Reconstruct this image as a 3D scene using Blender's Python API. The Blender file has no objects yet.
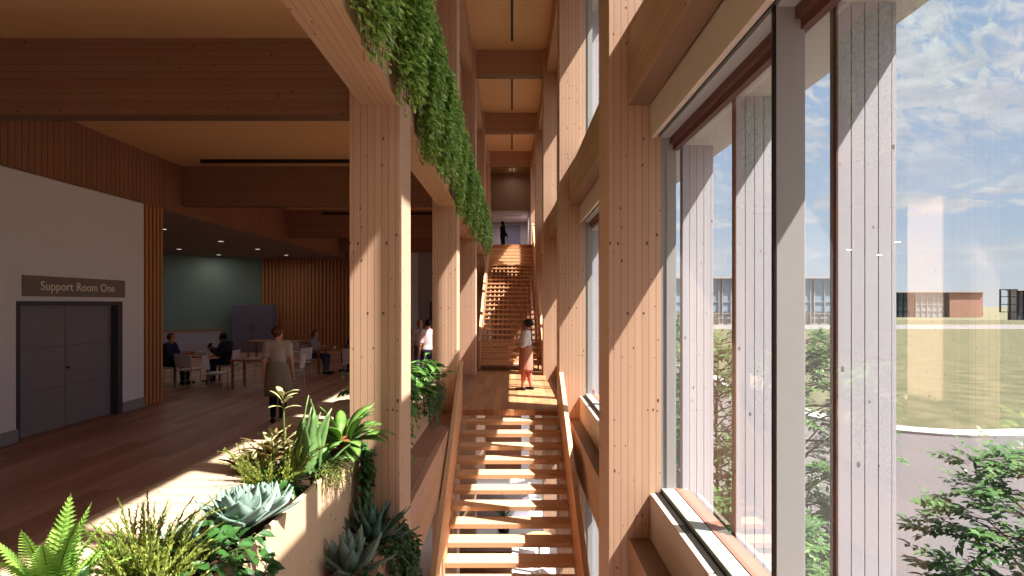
import bpy, math, random
import numpy as np
from mathutils import Vector, Matrix

S = bpy.context.scene
COL = S.collection
R = math.radians
E = 2.13            # eye height above the gallery floor (floor = 0)

# ------------------------------------------------------------------ camera, exposure
cd = bpy.data.cameras.new('camera')
cam = bpy.data.objects.new('camera', cd)
COL.objects.link(cam)
cam.location = (0, 0, E)
cam.rotation_euler = (R(90), 0, 0)
cd.sensor_width = 36.0
cd.lens = 570 / 1024 * 36.0
cd.shift_y = 15 / 1024
cd.clip_start = 0.05
cd.clip_end = 3000
S.camera = cam
S.view_settings.view_transform = 'Standard'
S.view_settings.look = 'None'
S.view_settings.gamma = 1.0
S.view_settings.use_curve_mapping = False
S.view_settings.exposure = 0.17
S.cycles.max_bounces = 10
S.cycles.diffuse_bounces = 6
S.cycles.glossy_bounces = 4
S.cycles.transparent_max_bounces = 24
S.cycles.use_denoising = True
S.cycles.sample_clamp_indirect = 6.0
S.cycles.caustics_reflective = False
S.cycles.caustics_refractive = False

# ------------------------------------------------------------------ node helpers
def lin(h):
    h = h.lstrip('#')
    v = [int(h[i:i + 2], 16) / 255 for i in (0, 2, 4)]
    return tuple((c / 12.92 if c <= 0.04045 else ((c + 0.055) / 1.055) ** 2.4) for c in v) + (1.0,)

class NT:
    def __init__(s, tree):
        s.t = tree
        s.t.nodes.clear()
    def n(s, typ, **kw):
        nd = s.t.nodes.new(typ)
        for k, v in kw.items():
            setattr(nd, k, v)
        return nd
    def link(s, a, b):
        s.t.links.new(a, b)
    def put(s, sock, v):
        if isinstance(v, bpy.types.NodeSocket):
            s.link(v, sock)
        else:
            sock.default_value = v
    def m(s, op, a, b=None, c=None, clamp=False):
        nd = s.n('ShaderNodeMath', operation=op, use_clamp=clamp)
        s.put(nd.inputs[0], a)
        if b is not None: s.put(nd.inputs[1], b)
        if c is not None: s.put(nd.inputs[2], c)
        return nd.outputs[0]
    def mix(s, f, a, b, blend='MIX'):
        nd = s.n('ShaderNodeMix', data_type='RGBA', blend_type=blend)
        s.put(nd.inputs[0], f); s.put(nd.inputs[6], a); s.put(nd.inputs[7], b)
        return nd.outputs[2]
    def comb(s, x, y, z):
        nd = s.n('ShaderNodeCombineXYZ')
        for i, v in enumerate((x, y, z)): s.put(nd.inputs[i], v)
        return nd.outputs[0]
    def sep(s, v):
        nd = s.n('ShaderNodeSeparateXYZ'); s.link(v, nd.inputs[0])
        return nd.outputs
    def noise(s, v, scale=1.0, detail=3.0, rough=0.5, dist=0.0):
        nd = s.n('ShaderNodeTexNoise')
        s.link(v, nd.inputs['Vector'])
        nd.inputs['Scale'].default_value = scale
        nd.inputs['Detail'].default_value = detail
        nd.inputs['Roughness'].default_value = rough
        nd.inputs['Distortion'].default_value = dist
        return nd.outputs[0]
    def ss(s, v, a, b):
        nd = s.n('ShaderNodeMapRange', interpolation_type='SMOOTHSTEP')
        s.put(nd.inputs[0], v); nd.inputs[1].default_value = a; nd.inputs[2].default_value = b
        nd.inputs[3].default_value = 0.0; nd.inputs[4].default_value = 1.0
        return nd.outputs[0]

# ------------------------------------------------------------------ sky and sun
SUN_DIR = Vector((1.0, -0.36, 1.65)).normalized()       # towards the sun
w = bpy.data.worlds.new('world')
S.world = w
w.use_nodes = True
T = NT(w.node_tree)
geo = T.n('ShaderNodeTexCoord')
d = geo.outputs['Generated']
nrm = T.n('ShaderNodeVectorMath', operation='NORMALIZE'); T.link(d, nrm.inputs[0]); d = nrm.outputs[0]
dx, dy, dz = T.sep(d)
zc = T.m('MAXIMUM', dz, 0.0)
ramp = T.n('ShaderNodeValToRGB')
T.link(zc, ramp.inputs[0])
el = ramp.color_ramp.elements
el[0].position = 0.0; el[0].color = (0.76, 0.82, 0.88, 1)
el[1].position = 1.0; el[1].color = (0.13, 0.26, 0.58, 1)
e_ = el.new(0.12); e_.color = (0.54, 0.68, 0.87, 1)
e_ = el.new(0.45); e_.color = (0.34, 0.50, 0.78, 1)
# thin high cloud, on a flat layer overhead
zz = T.m('ADD', zc, 0.10)
u = T.m('DIVIDE', dx, zz); v = T.m('DIVIDE', dy, zz)
pu = T.m('ADD', T.m('MULTIPLY', u, 0.80), T.m('MULTIPLY', v, 0.60))
pv = T.m('SUBTRACT', T.m('MULTIPLY', v, 0.80), T.m('MULTIPLY', u, 0.60))
cv = T.comb(T.m('MULTIPLY', pu, 1.0), T.m('MULTIPLY', pv, 2.6), 0.0)
big = T.noise(cv, 0.9, 3.0, 0.55, 0.4)
rip = T.noise(cv, 7.0, 5.0, 0.60, 0.7)
alto = T.m('ADD', T.m('MULTIPLY', big, 0.55), T.m('MULTIPLY', rip, 0.60))
alto = T.ss(alto, 0.48, 0.63)
alto = T.m('MULTIPLY', alto, T.ss(zc, 0.10, 0.30))
# heaped cloud low over the horizon
az = T.m('ARCTAN2', dx, dy)
cc = T.comb(T.m('MULTIPLY', az, 5.0), T.m('MULTIPLY', zc, 15.0), 3.7)
cum = T.noise(cc, 1.6, 6.0, 0.58, 0.15)
band = T.m('MULTIPLY', T.ss(zc, 0.118, 0.130), T.m('SUBTRACT', 1.0, T.ss(zc, 0.145, 0.19)))
band2 = T.m('MULTIPLY', T.ss(zc, 0.03, 0.06), T.m('SUBTRACT', 1.0, T.ss(zc, 0.07, 0.12)))
cumA = T.m('MULTIPLY', T.ss(cum, 0.46, 0.53), band)
cumB = T.m('MULTIPLY', T.m('MULTIPLY', T.ss(cum, 0.42, 0.60), band2), 0.7)
cl = T.m('MAXIMUM', alto, T.m('MAXIMUM', cumA, cumB))
shade = T.mix(T.ss(T.noise(cc, 3.0, 4.0, 0.6), 0.35, 0.7), (0.70, 0.71, 0.77, 1), (0.97, 0.96, 0.97, 1))
skyc = T.mix(T.m('MULTIPLY', cl, 0.88), ramp.outputs[0], shade)
# brightening of the sky around the sun
sd = T.n('ShaderNodeVectorMath', operation='DOT_PRODUCT'); T.link(d, sd.inputs[0]); sd.inputs[1].default_value = SUN_DIR
glow = T.m('POWER', T.m('MAXIMUM', sd.outputs['Value'], 0.0), 6.0)
skyc = T.mix(1.0, skyc, T.mix(glow, (0, 0, 0, 1), (3.2, 3.0, 2.7, 1)), 'ADD')
bgd = T.n('ShaderNodeBackground'); T.link(skyc, bgd.inputs[0]); bgd.inputs[1].default_value = 1.0
wo = T.n('ShaderNodeOutputWorld'); T.link(bgd.outputs[0], wo.inputs[0])

sl = bpy.data.lights.new('sun', 'SUN')
sl.energy = 22.0
sl.angle = R(0.5)
sl.color = (1.0, 0.95, 0.89)
sun = bpy.data.objects.new('sun', sl)
COL.objects.link(sun)
sun.rotation_euler = SUN_DIR.to_track_quat('Z', 'Y').to_euler()
sun.location = (30, -6, 50)

# ------------------------------------------------------------------ materials
MATS = {}
def mat(name, rough=0.6, spec=0.3, metallic=0.0):
    m = bpy.data.materials.new(name); m.use_nodes = True
    t = NT(m.node_tree)
    b = t.n('ShaderNodeBsdfPrincipled')
    b.inputs['Roughness'].default_value = rough
    b.inputs['Specular IOR Level'].default_value = spec
    b.inputs['Metallic'].default_value = metallic
    o = t.n('ShaderNodeOutputMaterial'); t.link(b.outputs[0], o.inputs[0])
    MATS[name] = m
    return m, t, b

def plain(name, col, rough=0.6, spec=0.3, var=0.06, scale=6.0, metallic=0.0):
    m, t, b = mat(name, rough, spec, metallic)
    c = lin(col)
    tc = t.n('ShaderNodeTexCoord').outputs['Object']
    f = t.noise(tc, scale, 4.0, 0.6)
    lo = tuple(x * (1 - 2 * var) for x in c[:3]) + (1,); hi = tuple(min(1, x * (1 + 2 * var)) for x in c[:3]) + (1,)
    t.link(t.mix(f, lo, hi), b.inputs['Base Color'])
    return m

def wood(name, col, dark, grain=2, lam=0, width=0.067, knots=0.5, rough=0.55, line=0.75, off=0.0, var=0.16, spec=0.25, kcol='#4a2a18', lw_=0.0042):
    """Laminated timber: boards `width` wide stacked along axis `lam`, fibres along axis `grain`."""
    m, t, b = mat(name, rough, spec)
    tc = t.n('ShaderNodeTexCoord').outputs['Object']
    xyz = t.sep(tc)
    other = [a for a in (0, 1, 2) if a not in (grain, lam)][0]
    g, l, o = xyz[grain], xyz[lam], xyz[other]
    lw = t.m('ADD', t.m('DIVIDE', l, width), off)
    idx = t.m('FLOOR', lw)
    wn = t.n('ShaderNodeTexWhiteNoise', noise_dimensions='1D'); t.link(idx, wn.inputs['W'])
    rnd = wn.outputs['Value']
    oi = t.n('ShaderNodeObjectInfo').outputs['Random']
    gv = t.comb(t.m('ADD', t.m('MULTIPLY', g, 1.2), t.m('MULTIPLY', rnd, 37.0)), t.m('MULTIPLY', l, 34.0), t.m('ADD', t.m('MULTIPLY', o, 34.0), t.m('MULTIPLY', oi, 9.0)))
    gr = t.noise(gv, 1.0, 4.0, 0.6, 0.6)
    f = t.m('ADD', t.m('MULTIPLY', gr, 0.55), t.m('MULTIPLY', rnd, 0.5))
    f = t.m('ADD', t.m('MULTIPLY', t.m('SUBTRACT', f, 0.5), var * 4), 0.5, clamp=True)
    c = t.mix(f, lin(dark), lin(col))
    # joints between boards
    fr = t.m('FRACT', lw)
    edge = t.m('MINIMUM', fr, t.m('SUBTRACT', 1.0, fr))
    ln = t.m('SUBTRACT', 1.0, t.ss(edge, 0.0, lw_ / width))
    dk = tuple(x * 0.30 for x in lin(dark)[:3]) + (1,)
    c = t.mix(t.m('MULTIPLY', ln, line), c, dk)
    if knots > 0:
        vo = t.n('ShaderNodeTexVoronoi', feature='F1')
        kv = t.comb(t.m('MULTIPLY', g, 12.0), t.m('MULTIPLY', l, 19.0), t.m('MULTIPLY', o, 19.0))
        t.link(kv, vo.inputs['Vector']); vo.inputs['Scale'].default_value = 1.0
        wr = t.sep(vo.outputs['Color'])[0]
        rad = t.m('MULTIPLY', t.m('SUBTRACT', wr, 1.0 - knots), 0.21 / max(knots, .05))
        k = t.m('SUBTRACT', 1.0, t.ss(t.m('SUBTRACT', vo.outputs['Distance'], rad), -0.02, 0.03))
        k = t.m('MULTIPLY', k, t.m('GREATER_THAN', wr, 1.0 - knots))
        c = t.mix(t.m('MULTIPLY', k, 0.85), c, lin(kcol))
    t.link(c, b.inputs['Base Color'])
    bp = t.n('ShaderNodeBump'); bp.inputs['Strength'].default_value = 0.25; bp.inputs['Distance'].default_value = 0.004
    t.link(t.m('SUBTRACT', 1.0, ln), bp.inputs['Height']); t.link(bp.outputs[0], b.inputs['Normal'])
    return m

def planks(name, c1, c2, along=1, across=0, length=1.6, width=0.14, rough=0.45, gap=0.003):
    m, t, b = mat(name, rough, 0.35)
    tc = t.n('ShaderNodeTexCoord').outputs['Object']
    xyz = t.sep(tc)
    br = t.n('ShaderNodeTexBrick')
    t.link(t.comb(xyz[along], xyz[across], 0.0), br.inputs['Vector'])
    br.offset = 0.37; br.offset_frequency = 2
    br.inputs['Color1'].default_value = lin(c1); br.inputs['Color2'].default_value = lin(c2)
    br.inputs['Mortar'].default_value = tuple(x * 0.35 for x in lin(c2)[:3]) + (1,)
    br.inputs['Scale'].default_value = 1.0
    br.inputs['Mortar Size'].default_value = gap; br.inputs['Mortar Smooth'].default_value = 0.1
    br.inputs['Bias'].default_value = 0.0
    br.inputs['Brick Width'].default_value = length; br.inputs['Row Height'].default_value = width
    gr = t.noise(t.comb(t.m('MULTIPLY', xyz[along], 1.3), t.m('MULTIPLY', xyz[across], 30.0), 0.0), 1.0, 4.0, 0.6, 0.5)
    c = t.mix(t.m('MULTIPLY', gr, 0.55), br.outputs['Color'], tuple(x * 0.45 for x in lin(c2)[:3]) + (1,))
    t.link(c, b.inputs['Base Color'])
    return m

def leafm(name, c1, c2, rough=0.45, trans=0.25, scale=9.0, stripe=None):
    m, t, b = mat(name, rough, 0.4)
    tc = t.n('ShaderNodeTexCoord').outputs['Object']
    f = t.ss(t.noise(tc, scale, 3.0, 0.6), 0.3, 0.7)
    c = t.mix(f, lin(c1), lin(c2))
    t.link(c, b.inputs['Base Color'])
    if trans > 0:
        tr = t.n('ShaderNodeBsdfTranslucent'); t.link(c, tr.inputs[0])
        mx = t.n('ShaderNodeMixShader'); mx.inputs[0].default_value = trans
        t.link(b.outputs[0], mx.inputs[1]); t.link(tr.outputs[0], mx.inputs[2])
        out = [n for n in t.t.nodes if n.type == 'OUTPUT_MATERIAL'][0]
        t.link(mx.outputs[0], out.inputs[0])
    return m

def glassm(name, tint=(0.93, 0.96, 0.95, 1), base=0.035):
    m = bpy.data.materials.new(name); m.use_nodes = True
    t = NT(m.node_tree)
    fr = t.n('ShaderNodeFresnel'); fr.inputs[0].default_value = 1.45
    tr = t.n('ShaderNodeBsdfTransparent'); tr.inputs[0].default_value = tint
    gl = t.n('ShaderNodeBsdfGlossy'); gl.inputs['Roughness'].default_value = 0.0
    mx = t.n('ShaderNodeMixShader')
    t.link(t.m('MULTIPLY', fr.outputs[0], 0.28), mx.inputs[0]); t.link(tr.outputs[0], mx.inputs[1]); t.link(gl.outputs[0], mx.inputs[2])
    o = t.n('ShaderNodeOutputMaterial'); t.link(mx.outputs[0], o.inputs[0])
    MATS[name] = m
    return m

def emit(name, col, strength):
    m = bpy.data.materials.new(name); m.use_nodes = True
    t = NT(m.node_tree)
    e = t.n('ShaderNodeEmission'); e.inputs[0].default_value = lin(col); e.inputs[1].default_value = strength
    o = t.n('ShaderNodeOutputMaterial'); t.link(e.outputs[0], o.inputs[0])
    MATS[name] = m
    return m

W1, W2 = '#cfaa90', '#bb9177'
M_COL = wood('glulam_column', W1, W2, 2, 0, 0.067, 0.5, lw_=0.005, var=0.22)
M_BEAMX = wood('glulam_cross_beam', '#b88f75', '#a2775d', 0, 2, 0.085, 0.25)
M_BEAMG = wood('gallery_cross_beam_shaded', '#9c735c', '#875f49', 0, 2, 0.085, 0.25)  # same timber as the high beams, darkened to paint in the gallery's shade
M_BEAMY = wood('glulam_long_beam', '#bf977a', '#a77e62', 1, 2, 0.085, 0.22)
M_BEAMYU = wood('glulam_long_beam_flat', '#c49d80', '#af876a', 1, 0, 0.062, 0.25)
M_CEIL = wood('ceiling_boards', '#e0b88c', '#cfa276', 0, 1, 0.19, 0.0, line=0.5, var=0.10)
M_PANEL = wood('pale_timber_panel', '#d8b899', '#caa685', 2, 1, 0.12, 0.10, line=0.25, var=0.10)
M_LEDGE = wood('pale_timber_boards', '#c2a78f', '#b3987f', 0, 1, 0.165, 0.45, line=0.9, var=0.12, lw_=0.009)
M_SLAT = wood('timber_batten', '#c58f66', '#a9744e', 2, 1, 0.4, 0.18, line=0.0, var=0.2)
M_SLATX = wood('timber_batten_warm', '#c08558', '#9c6440', 2, 0, 0.4, 0.05, line=0.0, var=0.2)
M_BULK = wood('bulkhead_boards', '#a0735a', '#8a5f48', 2, 1, 0.30, 0.2, line=0.0, var=0.15)
M_TREAD = wood('stair_timber', '#dab390', '#c49872', 0, 1, 0.15, 0.08, line=0.25, var=0.15)
M_RAIL = wood('balustrade_timber', '#c69672', '#ad7a58', 1, 2, 0.5, 0.0, line=0.0, var=0.2)
M_FLOOR = planks('oak_floor_dark', '#c79a86', '#9c6a57', 1, 0, 2.2, 0.18, rough=0.5)
M_LAND = planks('oak_floor_landing', '#c9946a', '#a87450', 1, 0, 1.3, 0.17, rough=0.5)
M_WHITE = plain('white_plaster', '#dedce4', 0.8, 0.2, 0.02, 2.0)
M_CREAM = plain('cream_panel', '#cbb8a8', 0.6, 0.3, 0.02, 3.0)
M_SILL = plain('grey_green_sill', '#92968f', 0.5, 0.3, 0.03, 30.0)
M_MULL = plain('grey_aluminium', '#a09c9a', 0.45, 0.4, 0.02, 8.0)
M_BLACK = plain('black_metal', '#17130f', 0.5, 0.3, 0.02)
M_REDW = wood('red_brown_frame', '#6d463b', '#59372e', 1, 2, 0.05, 0.0, line=0.3, var=0.2)
M_EDGESHADE = wood('fin_edge_shade', '#6b463a', '#57372d', 2, 1, 0.05, 0.0, line=0.0, var=0.2)  # brown stands in for shade and timber reflection on the fin sides
M_SILLW = wood('sill_timber', '#86594a', '#73483a', 1, 0, 0.045, 0.0, line=0.5, var=0.15)
M_FIN = wood('white_fin_boards', '#bab5ba', '#aca7ad', 2, 0, 0.071, 0.15, line=0.75, var=0.08, kcol='#6d6060')
M_SOFF = wood('soffit_boards', '#c9c1b8', '#bbb3aa', 0, 1, 0.14, 0.0, line=0.5, var=0.06)
M_DOOR = plain('grey_door', '#7f7a84', 0.5, 0.3, 0.03, 5.0)
M_DFRAME = plain('dark_door_frame', '#45424a', 0.5, 0.3, 0.02)
M_SKIRT = plain('grey_skirting', '#8d8a93', 0.6, 0.3, 0.02)
M_SIGN = plain('sign_plate', '#7c6f6c', 0.5, 0.3, 0.03)
M_LETTER = plain('sign_letters', '#ece6df', 0.5, 0.3, 0.0)
M_TEAL = plain('teal_wall', '#71837f', 0.8, 0.2, 0.03, 1.0)
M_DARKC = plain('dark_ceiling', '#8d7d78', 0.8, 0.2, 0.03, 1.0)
M_PURP = plain('mauve_cabinet', '#6b6478', 0.6, 0.3, 0.03)
M_WAINS = plain('pale_bench_back', '#9c95a2', 0.7, 0.3, 0.03)
M_ENDW = plain('mauve_grey_wall', '#a89c9e', 0.8, 0.2, 0.03)
M_ENDT = wood('brown_end_panel', '#c8a690', '#b9957e', 2, 0, 0.6, 0.0, line=0.3, var=0.1)
M_SOIL = plain('soil', '#33231a', 0.95, 0.1, 0.3, 30.0)
M_GLASS = glassm('window_glass')
M_CHROME = plain('steel', '#b0aca8', 0.35, 0.5, 0.02, metallic=0.8)
M_LAMP = emit('downlight_glow', '#fff0dc', 0.9)
M_TILE = plain('pale_tile', '#d8d2d0', 0.5, 0.35, 0.03, 1.5)
M_COUNTER = plain('lavender_counter', '#b4b0c0', 0.5, 0.3, 0.03)
M_BROWNP = wood('brown_wall_panel', '#8a5a40', '#6e442e', 2, 0, 0.45, 0.0, line=0.7, var=0.2)
M_TABLE = wood('table_timber', '#a9714a', '#8c5836', 0, 1, 0.12, 0.05, line=0.3, var=0.2)
M_CHAIR = plain('pale_chair_shell', '#c9c0c4', 0.5, 0.35, 0.02)
M_ORANGE = plain('orange_table', '#d9a870', 0.5, 0.35, 0.03)

# ------------------------------------------------------------------ mesh builder
class MB:
    def __init__(s):
        s.v = []; s.f = []
    def add(s, vs, fs):
        b = len(s.v); s.v += [tuple(p) for p in vs]; s.f += [tuple(i + b for i in f) for f in fs]
        return s
    def box(s, x0, x1, y0, y1, z0, z1):
        vs = [(x, y, z) for z in (z0, z1) for y in (y0, y1) for x in (x0, x1)]
        return s.add(vs, [(0, 2, 3, 1), (4, 5, 7, 6), (0, 1, 5, 4), (2, 6, 7, 3), (0, 4, 6, 2), (1, 3, 7, 5)])
    def prism(s, poly, axis, a0, a1):
        """poly: 2D points (other two axes in order), extruded along axis."""
        n = len(poly); vs = []
        for a in (a0, a1):
            for p in poly:
                q = list(p); q.insert(axis, a); vs.append(q)
        ar = sum(poly[i][0] * poly[(i + 1) % n][1] - poly[(i + 1) % n][0] * poly[i][1] for i in range(n))
        if axis == 1: ar = -ar
        fs = [tuple(range(n)), tuple(range(2 * n - 1, n - 1, -1))]
        fs += [(i, i + n, (i + 1) % n + n, (i + 1) % n) for i in range(n)]
        if ar > 0: fs = [tuple(reversed(f)) for f in fs]
        return s.add(vs, fs)
    def tube(s, pts, rad, n=8, cap=True):
        pts = [Vector(p) for p in pts]
        if not isinstance(rad, (list, tuple)): rad = [rad] * len(pts)
        rings = []; up = Vector((0, 0, 1))
        for i, p in enumerate(pts):
            t = (pts[min(i + 1, len(pts) - 1)] - pts[max(i - 1, 0)]).normalized()
            a = t.cross(up)
            if a.length < 1e-3: a = t.cross(Vector((1, 0, 0)))
            a.normalize(); b = t.cross(a)
            rings.append([p + (a * math.cos(2 * math.pi * k / n) + b * math.sin(2 * math.pi * k / n)) * rad[i] for k in range(n)])
        vs = [q for r in rings for q in r]
        fs = []
        for i in range(len(pts) - 1):
            for k in range(n):
                fs.append((i * n + k, i * n + (k + 1) % n, (i + 1) * n + (k + 1) % n, (i + 1) * n + k))
        if cap:
            fs.append(tuple(reversed(range(n)))); fs.append(tuple(range((len(pts) - 1) * n, len(pts) * n)))
        return s.add(vs, fs)
    def lathe(s, prof, n=24, c=(0, 0, 0)):
        vs = []; fs = []
        for r, z in prof:
            for k in range(n):
                a = 2 * math.pi * k / n
                vs.append((c[0] + r * math.cos(a), c[1] + r * math.sin(a), c[2] + z))
        for i in range(len(prof) - 1):
            for k in range(n):
                fs.append((i * n + k, i * n + (k + 1) % n, (i + 1) * n + (k + 1) % n, (i + 1) * n + k))
        fs.append(tuple(reversed(range(n)))); fs.append(tuple(range((len(prof) - 1) * n, len(prof) * n)))
        return s.add(vs, fs)
    def blade(s, base, az, elev, L, W, droop=0.6, n=6, fold=0.25, thick=0.004, prof=None, twist=0.0):
        p = Vector(base); e = elev; rings = []
        side = Vector((-math.sin(az), math.cos(az), 0))
        for i in range(n + 1):
            t = i / n
            if i:
                e = elev - droop * (t ** 1.3)
                p = p + Vector((math.cos(az) * math.cos(e), math.sin(az) * math.cos(e), math.sin(e))) * (L / n)
            d = Vector((math.cos(az) * math.cos(e), math.sin(az) * math.cos(e), math.sin(e)))
            nn = side.cross(d) * -1
            wv = W * (prof(t) if prof else math.sin(math.pi * min(1, 0.12 + 0.88 * t) ** 0.8) ** 0.7) / 2
            if i == n: wv = max(0.001, wv * 0.1)
            tw = twist * t
            sd = side * math.cos(tw) + nn * math.sin(tw)
            up = nn * math.cos(tw) - side * math.sin(tw)
            rings += [p - sd * wv + up * wv * fold, p + up * thick, p + sd * wv + up * wv * fold, p - up * thick]
        fs = []
        for i in range(n):
            for k in range(4):
                fs.append((i * 4 + k, i * 4 + (k + 1) % 4, (i + 1) * 4 + (k + 1) % 4, (i + 1) * 4 + k))
        fs += [(3, 2, 1, 0), (n * 4, n * 4 + 1, n * 4 + 2, n * 4 + 3)]
        return s.add(rings, fs)
    def leaf(s, p, d, up, L, W, fold=0.2):
        """one small pointed leaf, folded along the midrib"""
        d = Vector(d).normalized(); sd = d.cross(Vector(up))
        if sd.length < 1e-3: sd = d.cross(Vector((1, 0, 0)))
        sd.normalize(); nn = sd.cross(d); p = Vector(p)
        a = p + d * L * 0.35; b = p + d * L * 0.7 - nn * L * 0.05
        vs = [p, a + sd * W / 2 + nn * W * fold, a - sd * W / 2 + nn * W * fold, a, b + sd * W * 0.36 + nn * W * fold * .6, b - sd * W * 0.36 + nn * W * fold * .6, b, p + d * L - nn * L * 0.15]
        return s.add(vs, [(0, 3, 1), (0, 2, 3), (3, 6, 4, 1), (2, 5, 6, 3), (6, 7, 4), (5, 7, 6)])
    def build(s, name, m, parent=None, smooth=False, bevel=0.0, world=True, origin=None):
        """world: vertices are in world space when parent has no rotation; else local to the parent."""
        vs = s.v
        me = bpy.data.meshes.new(name)
        if parent is not None:
            if world:
                o0 = Vector(parent.location); pp = parent.parent
                while pp is not None: o0 = o0 + Vector(pp.location); pp = pp.parent
                vs = [tuple(Vector(p) - o0) for p in vs]
            ob = bpy.data.objects.new(name, me); ob.parent = parent
        else:
            if origin is None:
                a = np.array(vs); mn, mx = a.min(0), a.max(0)
                origin = ((mn[0] + mx[0]) / 2, (mn[1] + mx[1]) / 2, mn[2])
            vs = [tuple(Vector(p) - Vector(origin)) for p in vs]
            ob = bpy.data.objects.new(name, me); ob.location = origin
        me.from_pydata(vs, [], s.f); me.validate(); me.update()
        if m is not None: me.materials.append(m)
        if smooth:
            me.polygons.foreach_set('use_smooth', [True] * len(me.polygons))
        if bevel > 0:
            bm = ob.modifiers.new('bevel', 'BEVEL'); bm.width = bevel; bm.segments = 2; bm.limit_method = 'ANGLE'
        COL.objects.link(ob)
        return ob

def box(*a): return MB().box(*a)

def empty(name, loc, rz=0.0):
    o = bpy.data.objects.new(name, None); COL.objects.link(o)
    o.location = loc; o.rotation_euler = (0, 0, rz); o.empty_display_size = 0.1
    return o

def tag(o, label=None, cat=None, group=None, kind=None):
    if label: o['label'] = label
    if cat: o['category'] = cat
    if group: o['group'] = group
    if kind: o['kind'] = kind
    return o

def struct(o, label=None, cat=None):
    return tag(o, label, cat, None, 'structure')

def copy_tree(o, parent=None):
    c = o.copy(); COL.objects.link(c)
    if parent is not None: c.parent = parent
    for ch in [x for x in bpy.data.objects if x.parent == o]: copy_tree(ch, c)
    return c

random.seed(7)
rnd = random.random
def ru(a, b): return a + (b - a) * random.random()

# ================================================================== STRUCTURE
BAY = 5.65
D0 = 5.43
DEP = 0.59
COLY = [D0 + BAY * i for i in range(-1, 5)]        # -0.22 .. 28.03
LO, HI = -4.8, 9.63
RX0, RX1 = 0.92, 1.42
LX0, LX1 = -1.55, -1.07

# columns
for i, y in enumerate(COLY):
    o = box(RX0, RX1, y, y + DEP, LO, HI).build('timber_column', M_COL, bevel=0.006)
    struct(o, ['glulam column behind the viewer by the windows', 'broad glulam column between the two nearest windows', 'glulam column beside the landing rail and window', 'glulam column standing at the foot of the lattice stair', 'glulam column halfway up the lattice stair, window side', 'glulam column at the head of the lattice stair, window side'][i], 'column')
    if i == 0: continue
    o = box(LX0, LX1, y, y + DEP, LO, HI).build('timber_column', M_COL, bevel=0.006)
    struct(o, ['', 'broad glulam column rising between the two plant boxes', 'glulam column at the landing by the plant box', 'glulam column at the foot of the lattice stair, vine side', 'glulam column halfway up the lattice stair, vine side', 'glulam column at the head of the lattice stair, vine side'][i], 'column')

# gallery floor, landing, upper floor, lower floor
struct(box(-16, -1.07, -4, 30.2, -0.25, 0.0).build('floor', M_FLOOR), 'dark oak plank floor of the gallery', 'floor')
struct(box(-1.07, 0.98, 11.4, 26.2, -0.12, 0.0).build('floor_landing', M_LAND), 'oak plank landing between the two stairs', 'floor')
struct(box(-1.62, 1.62, 26.0, 38.2, 4.6, 4.8).build('floor_upper', M_LAND), 'upper floor at the head of the lattice stair', 'floor')
struct(box(-16, 1.75, -5, 31, -5.05, -4.8).build('floor_lower', M_TILE), 'pale floor of the storey below the stair', 'floor')

# walls and ceilings of the gallery
GC = 5.26
WX = -7.57
struct(box(-16, -1.445, -4, 30.2, GC, GC + 0.2).build('ceiling', M_CEIL), 'timber board ceiling over the gallery', 'ceiling')
wl = MB()
wl.box(WX - 0.3, WX, -4, 8.76, 0, 4.18); wl.box(WX - 0.3, WX, 11.0, 11.72, 0, 4.18); wl.box(WX - 0.3, WX, 8.76, 11.0, 2.10, 4.18)
struct(wl.build('wall_left', M_WHITE), 'white plaster wall around the grey double door', 'wall')
# slatted bulkhead over the wall
bk = MB(); bk.box(WX - 0.3, WX - 0.025, -4, 26, 4.18, GC)
y = -4.0
while y < 26:
    bk.box(WX - 0.03, WX, y, y + 0.108, 4.165, GC); y += 0.122
struct(bk.build('trim_1', M_BULK), 'vertical timber boarding over the white wall', 'wall cladding')
# end battens of the wall
tb = MB()
for k in range(5): tb.box(WX - 0.30, WX + 0.03, 11.74 + k * 0.125, 11.74 + k * 0.125 + 0.07, 0, 4.18)
tb.box(WX - 0.3, WX - 0.04, 11.72, 12.31, 0, 4.18)
struct(tb.build('trim_2', M_SLAT), 'upright timber battens capping the end of the white wall', 'battens')
bb = MB(); bb.box(WX, WX + 0.02, -4, 8.72, 0, 0.2); bb.box(WX, WX + 0.02, 11.06, 11.72, 0, 0.2)
struct(bb.build('baseboard_left', M_SKIRT), 'grey skirting board of the white wall', 'baseboard')
# grey double door
dr = struct(empty('door_1', (WX - 0.1, 9.88, 0)), 'grey panelled double door under the room sign', 'door')
fr = MB(); fr.box(WX - 0.28, WX + 0.015, 10.93, 11.06, 0, 2.16); fr.box(WX - 0.28, WX + 0.015, 8.70, 8.76, 0, 2.16); fr.box(WX - 0.28, WX + 0.015, 8.76, 10.93, 2.09, 2.16)
fr.build('door_frame', M_DFRAME, dr)
for (a, b) in ((8.765, 9.80), (9.815, 10.925)):
    lf = MB()
    for (z0, z1) in ((0.01, 0.715), (0.730, 1.395), (1.410, 2.085)): lf.box(WX - 0.16, WX - 0.12, a, b, z0, z1)
    lf.box(WX - 0.16, WX - 0.145, a, b, 0.01, 2.085)
    lo_ = lf.build('door_leaf', M_DOOR, dr)
    if a > 9: MB().tube([(WX - 0.125, 9.83, 1.02), (WX - 0.07, 9.83, 1.02), (WX - 0.065, 9.83, 1.02)], [0.012, 0.022, 0.018], 10).build('door_handle', M_BLACK, lo_)
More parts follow.
